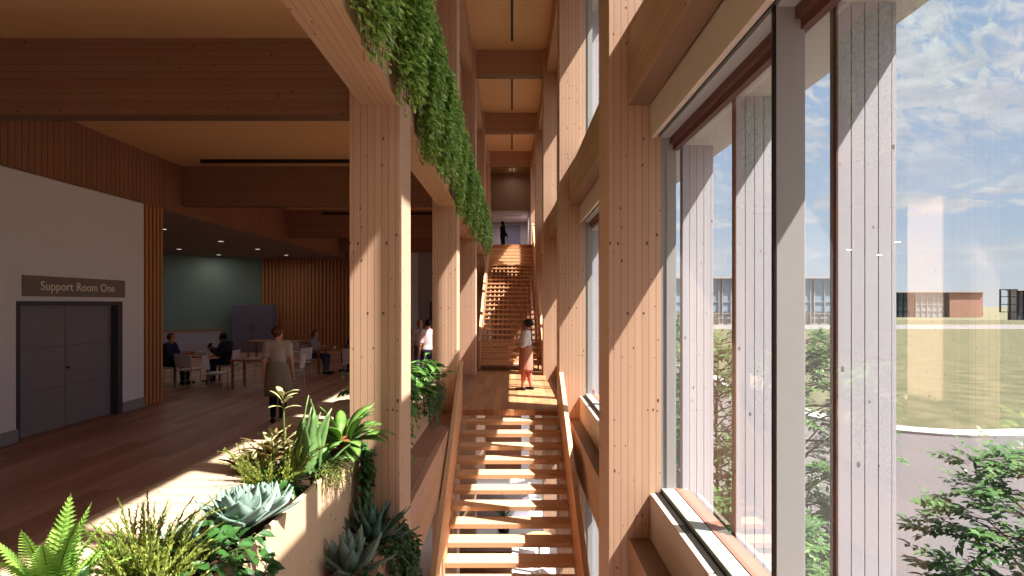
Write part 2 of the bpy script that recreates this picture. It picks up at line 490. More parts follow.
# sign
sg = tag(empty('room_sign', (WX + 0.01, 9.95, 2.24)), 'grey-brown room sign lettered Support Room One above the double door', 'sign')
box(WX + 0.002, WX + 0.022, 8.80, 11.12, 2.235, 2.565).build('sign_plate', M_SIGN, sg)
fc = bpy.data.curves.new('lettering', 'FONT'); fc.body = 'Support Room One'; fc.size = 0.205; fc.extrude = 0.004; fc.align_x = 'CENTER'; fc.align_y = 'CENTER'
fo = bpy.data.objects.new('lettering', fc); COL.objects.link(fo); fo.parent = sg
fo.location = (0.018, 0.02, 0.16); fo.rotation_euler = (R(90), 0, R(90)); fc.materials.append(M_LETTER); fc.space_character = 1.03
bpy.context.view_layer.update()
lm = bpy.data.meshes.new_from_object(fo.evaluated_get(bpy.context.evaluated_depsgraph_get()))
lt_ = bpy.data.objects.new('lettering', lm); COL.objects.link(lt_); lt_.parent = sg; lt_.location = fo.location; lt_.rotation_euler = fo.rotation_euler
bpy.data.objects.remove(fo); lt_.name = 'lettering'

# recess for the seating area
struct(box(-16, WX - 0.02, 12.3, 26.3, 4.16, 4.24).build('ceiling_recess', M_DARKC), 'low dark ceiling over the seating area', 'ceiling')
struct(box(-16, WX - 0.3, 12.0, 12.2, 0, 4.3).build('wall_recess_side', M_WHITE), 'side wall of the seating recess', 'wall')
struct(box(-16.1, -16, -4, 30.2, 0, GC).build('wall_recess_far', M_TEAL), 'far side wall of the seating recess', 'wall')
# teal wall at 45 degrees
P0, P1 = Vector((-15.6, 22.2)), Vector((-11.4, 26.0))
def angled(z0, z1, t0, t1, off0, off1):
    dd = (P1 - P0).normalized(); nn = Vector((dd.y, -dd.x)); L = (P1 - P0).length
    q = [P0 + dd * L * t0 + nn * off0, P0 + dd * L * t1 + nn * off0, P0 + dd * L * t1 + nn * off1, P0 + dd * L * t0 + nn * off1]
    return MB().prism([(a.x, a.y) for a in q], 2, z0, z1)
struct(angled(0, 4.2, 0, 1, -0.1, 0).build('wall_teal', M_TEAL), 'teal wall behind the seated men', 'wall')
bench = tag(empty('wall_bench', (-13.2, 24.1, 0)), 'pale upholstered bench back running along the teal wall', 'bench')
angled(0.45, 0.93, 0.02, 0.70, 0.01, 0.10).build('backrest', M_WAINS, bench)
angled(0.0, 0.45, 0.02, 0.70, 0.01, 0.52).build('seat', M_WAINS, bench)
angled(0.93, 0.98, 0.02, 0.70, 0.0, 0.12).build('rail', M_TABLE, bench)
hw = struct(empty('window_1', (-14.6, 23.0, 3.2)), 'small high window in the seating recess', 'window')
angled(2.95, 3.92, 0.12, 0.30, 0.0, 0.05).build('window_frame', M_BLACK, hw)
angled(3.03, 3.92, 0.13, 0.27, 0.03, 0.06).build('pane', M_WHITE, hw)
# slatted end wall
sw = MB(); sw.box(-11.8, -4.9, 26.05, 26.25, 0, GC)
x = -11.38
while x < -4.95:
    sw.box(x, x + 0.075, 25.97, 26.06, 0, 4.16); x += 0.165
struct(sw.build('wall_slatted', M_SLATX), 'slatted timber end wall behind the tables', 'wall')
struct(box(-16, -1.07, 29.8, 30, 0, GC).build('wall_back', M_ENDW), 'mauve grey wall at the end of the gallery', 'wall')
struct(box(-5.2, -4.88, 26.0, 30, 0, GC).build('wall_return', M_ENDW), 'return wall beside the slatted wall', 'wall')
gd = struct(empty('door_2', (-3.4, 29.78, 0)), 'dark double door at the end of the gallery', 'door')
for a in (-4.3, -3.35): box(a, a + 0.93, 29.74, 29.795, 0.01, 2.2).build('door_leaf', M_DFRAME, gd)

# cross beams under the gallery ceiling
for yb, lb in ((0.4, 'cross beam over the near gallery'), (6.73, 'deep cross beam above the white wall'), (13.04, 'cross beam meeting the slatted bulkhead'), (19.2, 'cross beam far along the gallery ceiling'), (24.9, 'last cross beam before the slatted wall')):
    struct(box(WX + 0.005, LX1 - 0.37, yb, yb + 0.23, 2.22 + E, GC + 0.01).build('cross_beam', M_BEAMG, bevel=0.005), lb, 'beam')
# long beam carrying the vines
struct(box(-1.44, -1.075, -4, 30, 4.016, 5.32).build('long_beam', M_BEAMYU, bevel=0.006), 'long glulam beam carrying the hanging vines', 'beam')
# floor edge beams
struct(box(-1.44, -1.075, -4, 5.43, -0.80, -0.11).build('edge_beam', M_BEAMY, bevel=0.006), 'floor edge beam below the near plant box', 'beam')
struct(box(-1.44, -1.075, 6.02, 11.08, -0.80, -0.07).build('edge_beam', M_BEAMY, bevel=0.006), 'floor edge beam sloping away below the second plant box', 'beam')
struct(box(-1.44, -1.075, 11.67, 30, -0.80, -0.255).build('edge_beam', M_BEAMY, bevel=0.006), 'floor edge beam beside the landing', 'beam')
# nave side wall above the vines, ceilings, upper beams
struct(box(-1.56, -1.46, -4, 38, 5.46, HI).build('wall_upper', M_BEAMYU), 'timber wall above the hanging vines', 'wall')
struct(box(-1.9, 1.9, -5, 38.2, HI, HI + 0.2).build('ceiling_high', M_CEIL), 'high timber board ceiling above the stairs', 'ceiling')
for i, y in enumerate(COLY[1:]):
    struct(box(LX1 - 0.1, RX0 + 0.1, y + 0.14, y + 0.40, 8.86, HI).build('high_beam', M_BEAMX, bevel=0.005), ['high cross beam over the near stair', 'high cross beam over the landing edge', 'first high cross beam seen above the landing', 'second high cross beam towards the stair head', 'last high cross beam at the stair head'][i], 'beam')
for i in range(len(COLY) - 1):
    y0, y1 = COLY[i] + DEP, COLY[i + 1]
    struct(box(-1.44, -1.16, y0, y1, 8.92, HI).build('high_side_beam', M_BEAMYU, bevel=0.005), 'high edge beam on the vine side, bay %s' % 'one two three four five'.split()[i], 'beam')
    struct(box(1.02, 1.30, y0, y1, 8.92, HI).build('high_side_beam', M_BEAMYU, bevel=0.005), 'high edge beam on the window side, bay %s' % 'one two three four five'.split()[i], 'beam')
    for k in (-1, 0):
        struct(box(1.11, 1.31, y0, y1, 4.01 + 4.8 * k, 4.69 + 4.8 * k).build('spandrel_beam', M_BEAMY, bevel=0.006), 'spandrel beam %s, bay %s' % (('below the sill', 'above the window')[k + 1], 'one two three four five'.split()[i]), 'beam')

# end of the hall
struct(box(-1.62, 1.62, 33.0, 33.2, 7.5, HI).build('wall_end', M_ENDT), 'brown panel over the opening at the stair head', 'wall')
struct(box(-1.62, -1.46, 28.62, 38.2, 4.8, HI).build('wall_end_side', M_ENDW), 'side wall past the stair head, vine side', 'wall')
struct(box(1.02, 1.62, 28.62, 38.2, 4.8, HI).build('wall_end_window_side', M_ENDW), 'side wall past the stair head, window side', 'wall')
struct(box(-1.62, 1.62, 38, 38.2, 4.8, HI).build('wall_end_back', M_ENDW), 'pale wall at the back of the upper hall', 'wall')
struct(box(-1.62, 1.62, 33.2, 38.0, 7.5, 7.6).build('ceiling_end', M_WHITE), 'low ceiling past the stair head', 'ceiling')
ud = struct(empty('door_3', (-0.1, 37.97, 4.8)), 'dark door in the upper hall', 'door')
box(-0.55, 0.55, 37.93, 37.995, 4.8, 7.3).build('door_leaf', M_PURP, ud)
# closing walls out of view
rg = MB().box(-16, -1.6, -4.2, -4.0, LO, 0.6).box(-16, -1.6, -4.2, -4.0, 3.0, HI).box(-16, -7.3, -4.2, -4.0, 0.6, 3.0).box(-2.6, -1.6, -4.2, -4.0, 0.6, 3.0)
struct(rg.build('wall_rear', M_ENDW), 'rear wall of the gallery', 'wall')
rg = struct(empty('window_101', (-4.9, -4.1, 0.6)), 'unseen window added in the rear wall to brighten the gallery', 'window')  # window added behind the viewer to bring fill light into the gallery
rf = MB()
for xx in (-7.3, -5.7, -4.1, -2.7): rf.box(xx, xx + .08, -4.15, -4.05, 0.6, 3.0)
rf.build('window_frame', M_MULL, rg)
MB().add([(-7.3, -4.1, .6), (-2.6, -4.1, .6), (-2.6, -4.1, 3.0), (-7.3, -4.1, 3.0)], [(0, 1, 2, 3)]).build('pane', M_GLASS, rg)
struct(box(-1.6, 1.9, -4.2, -4.0, LO, HI).build('wall_rear_hall', M_ENDT), 'rear wall of the stair hall', 'wall')
struct(box(-2.0, 1.75, 30.0, 30.2, LO, 4.6).build('wall_stair_end', M_BROWNP), 'end wall beneath the upper floor', 'wall')
# lower storey walls
struct(box(-8.2, 1.75, 23.4, 23.6, LO, -0.25).build('wall_lower_back', M_BROWNP), 'brown panelled wall of the lower storey', 'wall')
struct(box(-8.2, -8.0, -4, 23.6, LO, -0.25).build('wall_lower_left', M_WHITE), 'white wall of the lower storey', 'wall')
struct(box(-16, WX - 0.3, -4, 12.0, LO, 4.3).build('wall_core', M_WHITE), 'solid core behind the white wall', 'wall')

# ================================================================== WINDOW WALL
GX = 1.552
wn_ = 2
for k in (-1, 0, 1):
    Z = 4.8 * k
    for i in range(len(COLY) - 1):
        y0, y1 = COLY[i] + DEP, COLY[i + 1]
        if k == 1 and i > 4: continue
        wp = struct(empty('window_%d' % wn_, (1.5, (y0 + y1) / 2, Z)), 'glazed bay %s, %s storey' % ('one two three four five'.split()[i], ('lower', 'gallery', 'upper')[k + 1]), 'window'); wn_ += 1
        # upstand board with pale top, black gap, sill
        for (a, b) in ((y0 + 0.01, y1 - 1.62), (y1 - 1.60, y1 - 0.005)):
            box(1.315, 1.36, a, b, Z - 0.12, Z + 0.32).build('upstand_board', M_CREAM, wp, bevel=0.004)
        box(1.36, 1.425, y0, y1, Z - 0.1, Z + 0.325).build('sill_gap', M_BLACK, wp)
        box(1.425, 1.545, y0, y1, Z - 0.1, Z + 0.365).build('sill', M_SILL, wp, bevel=0.004)
        tf = MB()
        tf.box(1.546, 1.575, y0, y1, Z + 0.26, Z + 0.372); tf.box(1.578, 1.63, y0, y1, Z + 0.26, Z + 0.362); tf.box(1.634, 1.69, y0, y1, Z + 0.26, Z + 0.352)
        tf.build('bottom_frame', M_SILLW, wp)
        hf = MB(); hf.box(1.50, 1.53, y0, y1, Z + 3.635, Z + 3.72); hf.box(1.53, 1.58, y0, y1, Z + 3.58, Z + 3.72)
        hf.build('head_frame', M_REDW, wp)
        box(1.40, 1.58, y0, y1, Z + 3.70, Z + 3.88).build('head_rail', M_MULL, wp)
        hb = MB(); hb.box(1.32, 1.365, y0 + 0.005, y1 - 0.005, Z + 3.70, Z + 4.02)
        hb.build('blind_box', M_CREAM, wp, bevel=0.004)
        box(1.365, 1.40, y0, y1, Z + 3.73, Z + 3.95).build('blind_slot', M_BLACK, wp)
        for yy in (y0, y1 - 0.045):
            box(1.47, 1.56, yy + (0 if yy == y0 else .033), yy + (0.045 if yy == y0 else .045), Z + 0.30, Z + 3.72).build('jamb', M_MULL, wp)
        for yy in (y1 - 2.41, y1 - 4.24):
            mo = box(1.40, 1.555, yy, yy + 0.06, Z + 0.30, Z + 3.72).build('mullion', M_MULL, wp, bevel=0.004)
            box(1.389, 1.40, yy, yy + 0.03, Z + 0.365, Z + 3.71).build('gasket', M_BLACK, mo)
        ys = [y0 + 0.045, y1 - 4.24, y1 - 4.24 + 0.06, y1 - 2.41, y1 - 2.41 + 0.06, y1 - 0.012]
        for a, b in ((0, 1), (2, 3), (4, 5)):
            MB().add([(GX, ys[a], Z + 0.40), (GX, ys[b], Z + 0.40), (GX, ys[b], Z + 3.60), (GX, ys[a], Z + 3.60)], [(0, 1, 2, 3)]).build('pane', M_GLASS, wp)
    # solid wall between storeys, soffit slab
    if k < 1:
        struct(box(1.42, 1.60, -4, 30, Z + 3.72, Z + 4.70).build('wall_spandrel', M_FIN), ('lower', 'upper')[k + 1] + ' wall strip between two rows of windows', 'wall')
    else:
        struct(box(1.42, 1.60, -4, 30, Z + 3.72, HI).build('wall_parapet', M_FIN), 'wall strip above the upper windows', 'wall')
    struct(box(1.58, 2.18, -4, 30, Z + 3.71, Z + 3.86).build('eave_soffit', M_SOFF), ('lower', 'middle', 'upper')[k + 1] + ' boarded eave outside the windows', 'eave')
for i, y in enumerate(COLY):
    struct(box(RX1, 1.55, y, y + DEP, LO, HI).build('trim_%d' % (10 + i), M_MULL), 'grey cladding behind window column %d' % (i + 1), 'cladding')
# fins
fy = 2.99
FINL = ['nearest', 'second', 'third', 'fourth', 'fifth', 'sixth', 'seventh', 'eighth', 'ninth', 'tenth', 'eleventh', 'twelfth', 'thirteenth', 'fourteenth', 'fifteenth', 'sixteenth']
ft = empty('window_fin', (1.85, fy, LO)); struct(ft, 'nearest white boarded fin outside the big window', 'fin')
for (z0, z1) in ((LO - 0.05, -1.09), (-0.94, 3.71), (3.86, 8.51)):
    fb = MB()
    for q in range(4): fb.box(1.711 + q * 0.071, 1.711 + q * 0.071 + 0.066, fy, fy + 0.06, z0, z1)
    fb.box(1.997, 2.018, fy + 0.004, fy + 0.06, z0, z1)
    fb.box(1.713, 2.0, fy + 0.006, fy + 0.054, z0, z1)
    fb.build('fin_boards', M_FIN, ft)
    box(1.701, 1.711, fy, fy + 0.06, z0, z1).build('shaded_edge', M_EDGESHADE, ft)  # strip paints in the shaded inner side of the fin
for i in range(-2, 16):
    if i == 0: continue
    c = copy_tree(ft); c.location = (1.85, fy + 1.36 * i, LO)
    c['label'] = ('white boarded fin behind the viewer' + (' by the rear wall' if i == -2 else '')) if i < 0 else '%s white boarded fin outside the windows' % FINL[i]

# ================================================================== STAIRS
def stair(name, label, ytop, ztop, n, closed=(), battens=False, dirn=-1):
    """treads from (ytop, ztop) going down towards the viewer"""
    st = tag(empty(name, (0, ytop - 0.3 * n, ztop - 0.17 * n)), label, 'stair')
    for i in range(1, n):
        z = ztop - 0.17 * i; y = ytop - 0.3 * i
        t = MB().box(-0.985, 0.925, y, y + 0.32, z - (0.05 if battens else 0.075), z)
        if i in closed: t.box(-0.985, 0.925, y + 0.29, y + 0.32, z, z + 0.10)
        t.build('tread', M_TREAD, st, bevel=0.004)
    def line(y): return ztop + (y - ytop) * 0.17 / 0.3
    ya, yb = ytop - 0.3 * n, ytop
    for s, x0, x1 in ((-1, -1.045, -0.99), (1, 0.93, 0.985)):
        poly = [(ya, line(ya) + 0.05), (ya + 0.25, line(ya + 0.25) - 0.22), (yb, line(yb) - 0.22), (yb, line(yb) + 0.93), (ya, line(ya) + 0.93)]
        p = MB().prism(poly, 0, x0, x1).build('balustrade', M_RAIL, st, bevel=0.004)
        poly = [(ya - 0.03, line(ya) + 0.91), (yb + 0.02, line(yb) + 0.93), (yb + 0.02, line(yb) + 0.975), (ya - 0.03, line(ya) + 0.955)]
        MB().prism(poly, 0, x0 - 0.012, x1 + 0.012).build('handrail', M_TREAD, p, bevel=0.006)
    if battens:
        for k in range(11):
            x = -0.86 + k * 0.168
            poly = [(ya + 0.5, line(ya + 0.5) - 0.42), (yb - 1.5, line(yb - 1.5) - 0.42), (yb - 1.5, line(yb - 1.5) - 0.13), (ya + 0.5, line(ya + 0.5) - 0.13)]
            MB().prism(poly, 0, x, x + 0.045).build('batten', M_RAIL, st)
    return st
stair('open_stair', 'open-tread timber stair descending from the landing', 11.4, 0.0, 28)
stair('lattice_stair', 'timber lattice stair climbing from the landing to the upper floor', 26.05, 4.8, 28, closed=set(range(1, 7)) | set(range(24, 28)), battens=True)

# ================================================================== OUTSIDE
def groundm(name, c1, c2, scale, rough=0.9, fine=20.0):
    m, t, b = mat(name, rough, 0.15)
    tc = t.n('ShaderNodeTexCoord').outputs['Object']
    f = t.m('ADD', t.m('MULTIPLY', t.noise(tc, scale, 5.0, 0.6), 0.6), t.m('MULTIPLY', t.noise(tc, fine, 4.0, 0.7), 0.4))
    t.link(t.mix(t.ss(f, 0.35, 0.65), lin(c1), lin(c2)), b.inputs['Base Color'])
    return m
M_LAWN = groundm('lawn', '#5d5843', '#434432', 0.5, fine=3.0)
M_FIELD = groundm('far_field', '#68654e', '#5c5a48', 0.02, fine=0.3)
M_ASPH = groundm('pale_asphalt', '#5d5658', '#555052', 0.2, fine=8.0)
M_KERB = plain('kerb_concrete', '#98928f', 0.8, 0.2, 0.03)
M_ROAD = groundm('far_road', '#6f6b6b', '#676363', 0.1)
G = -4.86
struct(box(-700, 900, -300, 1500, G - 0.6, G - 0.12).build('ground', M_FIELD, origin=(0, 0, G - 0.12)), 'far flat field', 'ground')
struct(box(1.75, 60, -60, 300, G - 0.3, G).build('pavement', M_ASPH, origin=(0, 0, G)), 'pale grey pavement below the windows', 'pavement')
# lawn with a rounded corner, and its kerb
def lawn_outline(off):
    pts = [(900, 29.6 + off), (27.0, 29.6 + off)]
    pts += [(26.0, 29.45 + off)]
    cx, cy, r = 25.0, 36.6, 7.2 - off
    for k in range(0, 10):
        a = R(-90 - k * 10); pts.append((cx + r * math.cos(a), cy + r * math.sin(a)))
    pts += [(17.8 + off, 150), (900, 150)]
    return pts
kb = MB().prism(lawn_outline(0.0), 2, G - 0.1, G + 0.14)
struct(kb.build('kerb', M_KERB, origin=(0, 0, G)), 'pale kerb curving around the lawn', 'kerb')
struct(MB().prism(lawn_outline(1.5), 2, G, G + 0.16).build('lawn', M_LAWN, origin=(0, 0, G)), 'sunlit lawn beyond the kerb', 'lawn')
struct(box(10, 900, 150, 176, G - 0.05, G + 0.17).build('road', M_ROAD, origin=(0, 0, G)), 'pale road across the far side of the lawn', 'road')
struct(box(10, 900, 149.2, 150.0, G, G + 0.26).build('road_kerb', M_KERB, origin=(0, 0, G)), 'near kerb of the far road', 'kerb')
struct(box(10, 900, 176, 177, G, G + 0.26).build('road_kerb', M_KERB, origin=(0, 0, G)), 'far kerb of the far road', 'kerb')
struct(box(10, 900, 177, 230, G, G + 0.14).build('verge', M_LAWN, origin=(0, 0, G)), 'grass verge beyond the far road', 'verge')

M_BGL = plain('dark_glazing', '#39424d', 0.15, 0.6, 0.15, 0.3)
M_BGL2 = plain('pale_glazing', '#7f90a0', 0.15, 0.6, 0.15, 0.3)
M_BWH = plain('pale_cladding', '#a59f9f', 0.7, 0.2, 0.03, 0.3)
M_BPK = plain('pinkish_cladding', '#9c7668', 0.8, 0.2, 0.04, 0.3)
def block(name, label, x0, x1, y0, y1, h, parts):
    o = tag(empty(name, ((x0 + x1) / 2, (y0 + y1) / 2, G)), label, 'building')
    box(x0 - 0.8, x1 + 0.8, y0 - 0.8, y1, G + h - 0.6, G + h).build('roof', M_BWH, o)
    box(x0, x1, y0 + 0.8, y1, G, G + h - 0.6).build('wall', M_BWH, o)
    for a, b, kind in parts:
        xa, xb = x0 + (x1 - x0) * a, x0 + (x1 - x0) * b
        if kind == 'p':
            box(xa, xb, y0, y0 + 0.8, G, G + h - 0.6).build('clad_panel', M_BPK, o); continue
        wdw = box(xa, xb, y0 + 0.4, y0 + 0.8, G + (0 if kind != 'w' else h * .28), G + h - 0.6).build('window', M_BGL if kind == 'd' else M_BGL2, o)
        f = MB(); n = max(2, int((xb - xa) / 2.6))
        for k in range(n + 1):
            xx = xa + (xb - xa) * k / n; f.box(xx - 0.12, xx + 0.12, y0 + 0.1, y0 + 0.42, G, G + h - 0.6)
        for k in range(1, 4): f.box(xa, xb, y0 + 0.15, y0 + 0.42, G + (h - 0.6) * k / 4 - 0.1, G + (h - 0.6) * k / 4 + 0.1)
        f.build('mullions', M_BLACK if kind == 'd' else M_BWH, wdw)
    return o
block('glass_building', 'low flat building with dark and pale glazing and a pinkish end panel', 183, 233, 282, 300, 12.8, [(0.0, .33, 'd'), (.34, .62, 'l'), (.62, .67, 'd'), (.67, 1.0, 'p')])
b2 = block('pavilion_building', 'dark framed pavilion at the far side of the lawn', 206, 250, 232, 237, 12.6, [(0, .3, 'd'), (.3, 1, 'l')])
pf = MB()
for xx in (198.5, 202.5, 206): pf.box(xx - .2, xx + .2, 231.5, 232.1, G + 3.2, G + 12.6)
for zz in (3.2, 6.3, 9.4, 12.3): pf.box(198.3, 206, 231.5, 232.1, G + zz, G + zz + .3)
pf.box(202, 202.8, 231.5, 232.1, G, G + 3.2)
pf.build('open_frame', M_BLACK, b2)
block('long_building', 'long two-storey glazed building seen between the fins', 48, 106, 180, 200, 15.3, [(0.02, .3, 'w'), (.32, .55, 'w'), (.57, .8, 'w'), (.82, .99, 'w')])

# ================================================================== PLANT MATERIALS
L_FERN = leafm('fern_green', '#a8c860', '#7fae48', 0.5, 0.3)
L_GRASS = leafm('heath_green', '#a3a84c', '#7a8a3c', 0.55, 0.25)
L_AGAVE = leafm('agave_blue', '#8a9c90', '#6f867c', 0.55, 0.05)
L_AGAVED = leafm('agave_grey_green', '#6f8a7c', '#4c6a60', 0.55, 0.05)
L_SNAKE = leafm('strap_green', '#5f8348', '#7d9a5e', 0.45, 0.1, 5.0)
L_HOSTA = leafm('broad_leaf_green', '#5d8a38', '#86a552', 0.4, 0.25, 6.0)
L_CORD = leafm('bronze_leaf', '#6b5038', '#8a7440', 0.5, 0.2, 6.0)
L_CREAM = leafm('cream_leaf', '#d9cf9a', '#b8b878', 0.5, 0.25, 6.0)
L_VINE = leafm('vine_glint_green', '#d6ee90', '#6fa045', 0.22, 0.3, 22.0)  # pale tone paints sunlit glints into the leaf colour
L_POTH = leafm('trailing_green', '#416b30', '#2f5426', 0.35, 0.2, 7.0)
L_PHILO = leafm('philodendron_green', '#7cab52', '#4a7a38', 0.3, 0.3, 5.0)
L_IVY = leafm('ivy_green', '#3f5f2a', '#2c4a22', 0.4, 0.2, 9.0)
L_TREE = leafm('tree_green', '#5f7d47', '#38582d', 0.45, 0.3, 3.0)
L_STEM = plain('green_stem', '#4f5a2c', 0.7, 0.2, 0.08)
L_BARK = plain('bark', '#5c4a3c', 0.9, 0.1, 0.1)
L_TERRA = plain('rusty_core', '#7a4a28', 0.8, 0.2, 0.15)

# ================================================================== PLANT BOXES
def planter(name, label, y0, y1, xs):
    o = tag(empty(name, (-2.0, (y0 + y1) / 2, 0)), label, 'planter')
    box(-1.50, -1.465, y0, y1, -0.11, 0.77).build('front_panel', M_PANEL, o, bevel=0.004)
    mb = MB().box(-2.57, xs, y0, y1, 0.76, 0.83); mb.build('board_top', M_LEDGE, o, bevel=0.004)
    box(-2.57, -2.53, y0, y1, 0.0, 0.76).build('back_panel', M_PANEL, o)
    sb = MB().box(xs - 0.03, xs, y0, y1, 0.3, 0.76); sb.box(-2.53, -1.5, y0, y0 + .03, 0, 0.76); sb.box(-2.53, -1.5, y1 - .03, y1, 0, 0.76)
    sb.build('side_panel', M_PANEL, o)
    box(xs, -1.50, y0 + .03, y1 - .03, 0.5, 0.745).build('soil', M_SOIL, o)
    return o
planter('plant_box', 'pale timber plant box with broad board top, nearest the viewer', -1.0, 5.42, -1.92)
planter('plant_box', 'pale timber plant box between the two tall columns by the stair', 6.03, 11.07, -1.92)
tr = tag(empty('beam_trough', (-1.26, 3.2, -0.11)), 'narrow soil trough on the floor edge beam under the plant box', 'planter')
sb = MB().box(-1.44, -1.075, -1, 5.41, -0.11, -0.06); sb.build('soil', M_SOIL, tr)
tr2 = struct(empty('vine_trough', (-1.25, 10, 5.32)), 'timber trough on the long beam holding the hanging vines', 'planter')
t2 = MB().box(-1.44, -1.075, -3.5, 24.0, 5.32, 5.40); t2.box(-1.44, -1.40, -3.5, 24, 5.40, 5.44); t2.box(-1.11, -1.075, -3.5, 24, 5.40, 5.44)
t2.build('trough', M_RAIL, tr2); box(-1.40, -1.11, -3.5, 24, 5.40, 5.42).build('soil', M_SOIL, tr2)

# ================================================================== PLANTS
TOP = 0.745
def plant(name, label, cat, loc, parts, group=None):
    o = tag(empty(name, loc), label, cat, group)
    for nm, mb, m, sm in parts: mb.build(nm, m, o, smooth=sm, world=False)
    return o

def frond(mb, st, base, az, elev, L, W, droop, n=25):
    pts = []; p = Vector(base); e = elev
    for i in range(n + 1):
        t = i / n
        if i: e = elev - droop * t ** 1.4; p = p + Vector((math.cos(az) * math.cos(e), math.sin(az) * math.cos(e), math.sin(e))) * (L / n)
        pts.append((p.copy(), e, t))
    st.tube([q[0] for q in pts], [0.005 * (1 - 0.8 * q[2]) for q in pts], 4)
    side = Vector((-math.sin(az), math.cos(az), 0))
    for p, e, t in pts[3:]:
        d = Vector((math.cos(az) * math.cos(e), math.sin(az) * math.cos(e), math.sin(e)))
        nn = side.cross(d) * -1
        w_ = W * (1 - t) ** 0.75 * min(1.0, 0.45 + t * 2.6)
        for s in (-1, 1):
            dd = (side * s * 0.93 + d * 0.36).normalized()
            dw = -0.16 * nn
            # a pinna: toothed strip
            m_ = 6; c = L / n * 0.62
            vs = []; fs = []
            for k in range(m_ + 1):
                u_ = k / m_
                q = p + dd * w_ * u_ + dw * w_ * u_ * u_
                half = c * (1 - u_ ** 1.6) * (1.0 if k % 2 == 0 else 0.72) + 0.0006
                vs += [q - d * half + nn * 0.003, q + nn * 0.0005, q + d * half + nn * 0.003]
            for k in range(m_):
                a = k * 3
                fs += [(a, a + 1, a + 4, a + 3), (a + 1, a + 2, a + 5, a + 4)]
            mb.add(vs, fs)

def fern(loc, label, specs):
    mb, st = MB(), MB()
    for (az, el, L, W, dr) in specs: frond(mb, st, (ru(-.02, .02), ru(-.02, .02), 0), R(az), R(el), L, W, dr)
    return plant('fern', label, 'fern', loc, [('foliage', mb, L_FERN, False), ('stem', st, L_STEM, True)])

fern((-2.02, 2.52, TOP), 'big bright green fern with toothed upright fronds, nearest the corner', [(85, 84, .52, .17, .22), (-100, 80, .46, .17, .3), (60, 80, .48, .13, .3), (-60, 76, .44, .14, .5), (-20, 78, .48, .13, .4), (-160, 74, .44, .13, .5), (0, 66, .44, .13, .8), (40, 74, .44, .10, .5), (10, 70, .42, .11, .6), (130, 66, .42, .12, .7), (170, 60, .40, .11, 1.0), (-30, 60, .40, .11, .9), (-80, 66, .36, .10, .9), (-130, 60, .36, .1, 1.0), (70, 60, .36, .11, .8), (20, 55, .4, .11, .8)])
fern((-2.22, 2.33, TOP), 'small arching fern at the very edge of the board top', [(150, 50, .40, .09, 1.1), (110, 48, .36, .09, 1.0), (60, 50, .3, .08, .8), (200, 55, .3, .08, .8), (-60, 60, .3, .08, .8), (-20, 55, .3, .08, .8)])

def spikes(n, hmin, hmax, spread, leafL, r):
    mb, st = MB(), MB()
    for _ in range(n):
        a = ru(0, 6.283); rr = r * math.sqrt(rnd()); b = Vector((rr * math.cos(a), rr * math.sin(a), 0))
        h = ru(hmin, hmax); tilt = ru(0, spread); ta = a + ru(-.6, .6)
        pts = []
        for k in range(7):
            t = k / 6; off = math.sin(tilt) * h * t * t
            pts.append(b + Vector((math.cos(ta) * off, math.sin(ta) * off, h * t * math.cos(tilt * t))))
        st.tube(pts, [0.004 * (1 - .7 * k / 6) for k in range(7)], 4)
        for k in range(1, 7):
            for j in range(7):
                q = pts[k - 1].lerp(pts[k], j / 7); t = (k - 1 + j / 7) / 6
                if t < .18: continue
                d = (pts[k] - pts[k - 1]).normalized(); an = ru(0, 6.283)
                o = Vector((math.cos(an), math.sin(an), 0)); l = leafL * (1.15 - t * .8)
                mb.leaf(q, o * 0.42 + d * 0.9, d, l, l * .45)
    return mb, st
def heath(loc, label, n, hmin, hmax, spread, leafL, r):
    mb, st = spikes(n, hmin, hmax, spread, leafL, r)
    return plant('spiky_heath', label, 'plant', loc, [('foliage', mb, L_GRASS, False), ('stem', st, L_STEM, True)])
heath((-1.86, 2.86, TOP), 'yellow-green feathery heath between the fern and the blue agave', 30, .22, .44, .8, .05, .14)
heath((-1.70, 2.70, TOP), 'tall olive heath with upright tips in front of the blue agave', 32, .22, .50, .7, .05, .14)
heath((-1.58, 2.48, TOP), 'low olive heath spilling towards the board edge, in front of the agave', 36, .12, .34, 1.0, .05, .15)
heath((-1.75, 4.15, TOP), 'olive heath with thin stems between the agave and the strap leaves', 54, .22, .46, .9, .05, .18)

def rosette(n, L, W, thick, tipel, baseel, droop=-0.25, fold=0.12, r=0.03):
    mb = MB()
    prof = lambda t: (0.5 + 1.0 * t) if t < .5 else max(0.0, 1.0 - ((t - .5) / .5) ** 1.25)
    for i in range(n):
        t = i / (n - 1); a = i * 2.39996
        el_ = baseel + (tipel - baseel) * t
        l = L * (1 - 0.30 * t)
        mb.blade((r * math.cos(a) * (1 - t), r * math.sin(a) * (1 - t), 0.02 + 0.05 * t), a, R(el_), l * ru(.92, 1.05), W * (1 - .2 * t), droop, 10, fold, thick, prof)
    return mb
def agave(loc, label, m, n, L, W, tip=84, bs=6):
    return plant('agave', label, 'agave', loc, [('leaves', rosette(n, L, W, .006, tip, bs), m, True)])
agave((-1.64, 3.42, TOP), 'large blue-grey agave rosette on the plant box', L_AGAVE, 30, .30, .19, 87, 26)
agave((-1.56, 3.62, TOP + .01), 'smaller pale agave leaning out beside the large blue one', L_AGAVE, 20, .23, .15, 82, 22)
agave((-1.80, 3.15, TOP), 'small blue agave half hidden behind the heath tips', L_AGAVE, 14, .17, .13)
agave((-1.26, 5.12, -0.06), 'grey-green agave low against the broad column', L_AGAVED, 30, .46, .11, 86, 15)
agave((-1.30, 4.52, -0.06), 'blue-green agave at the bottom edge, in the low trough', L_AGAVE, 22, .42, .15, 82, 20)

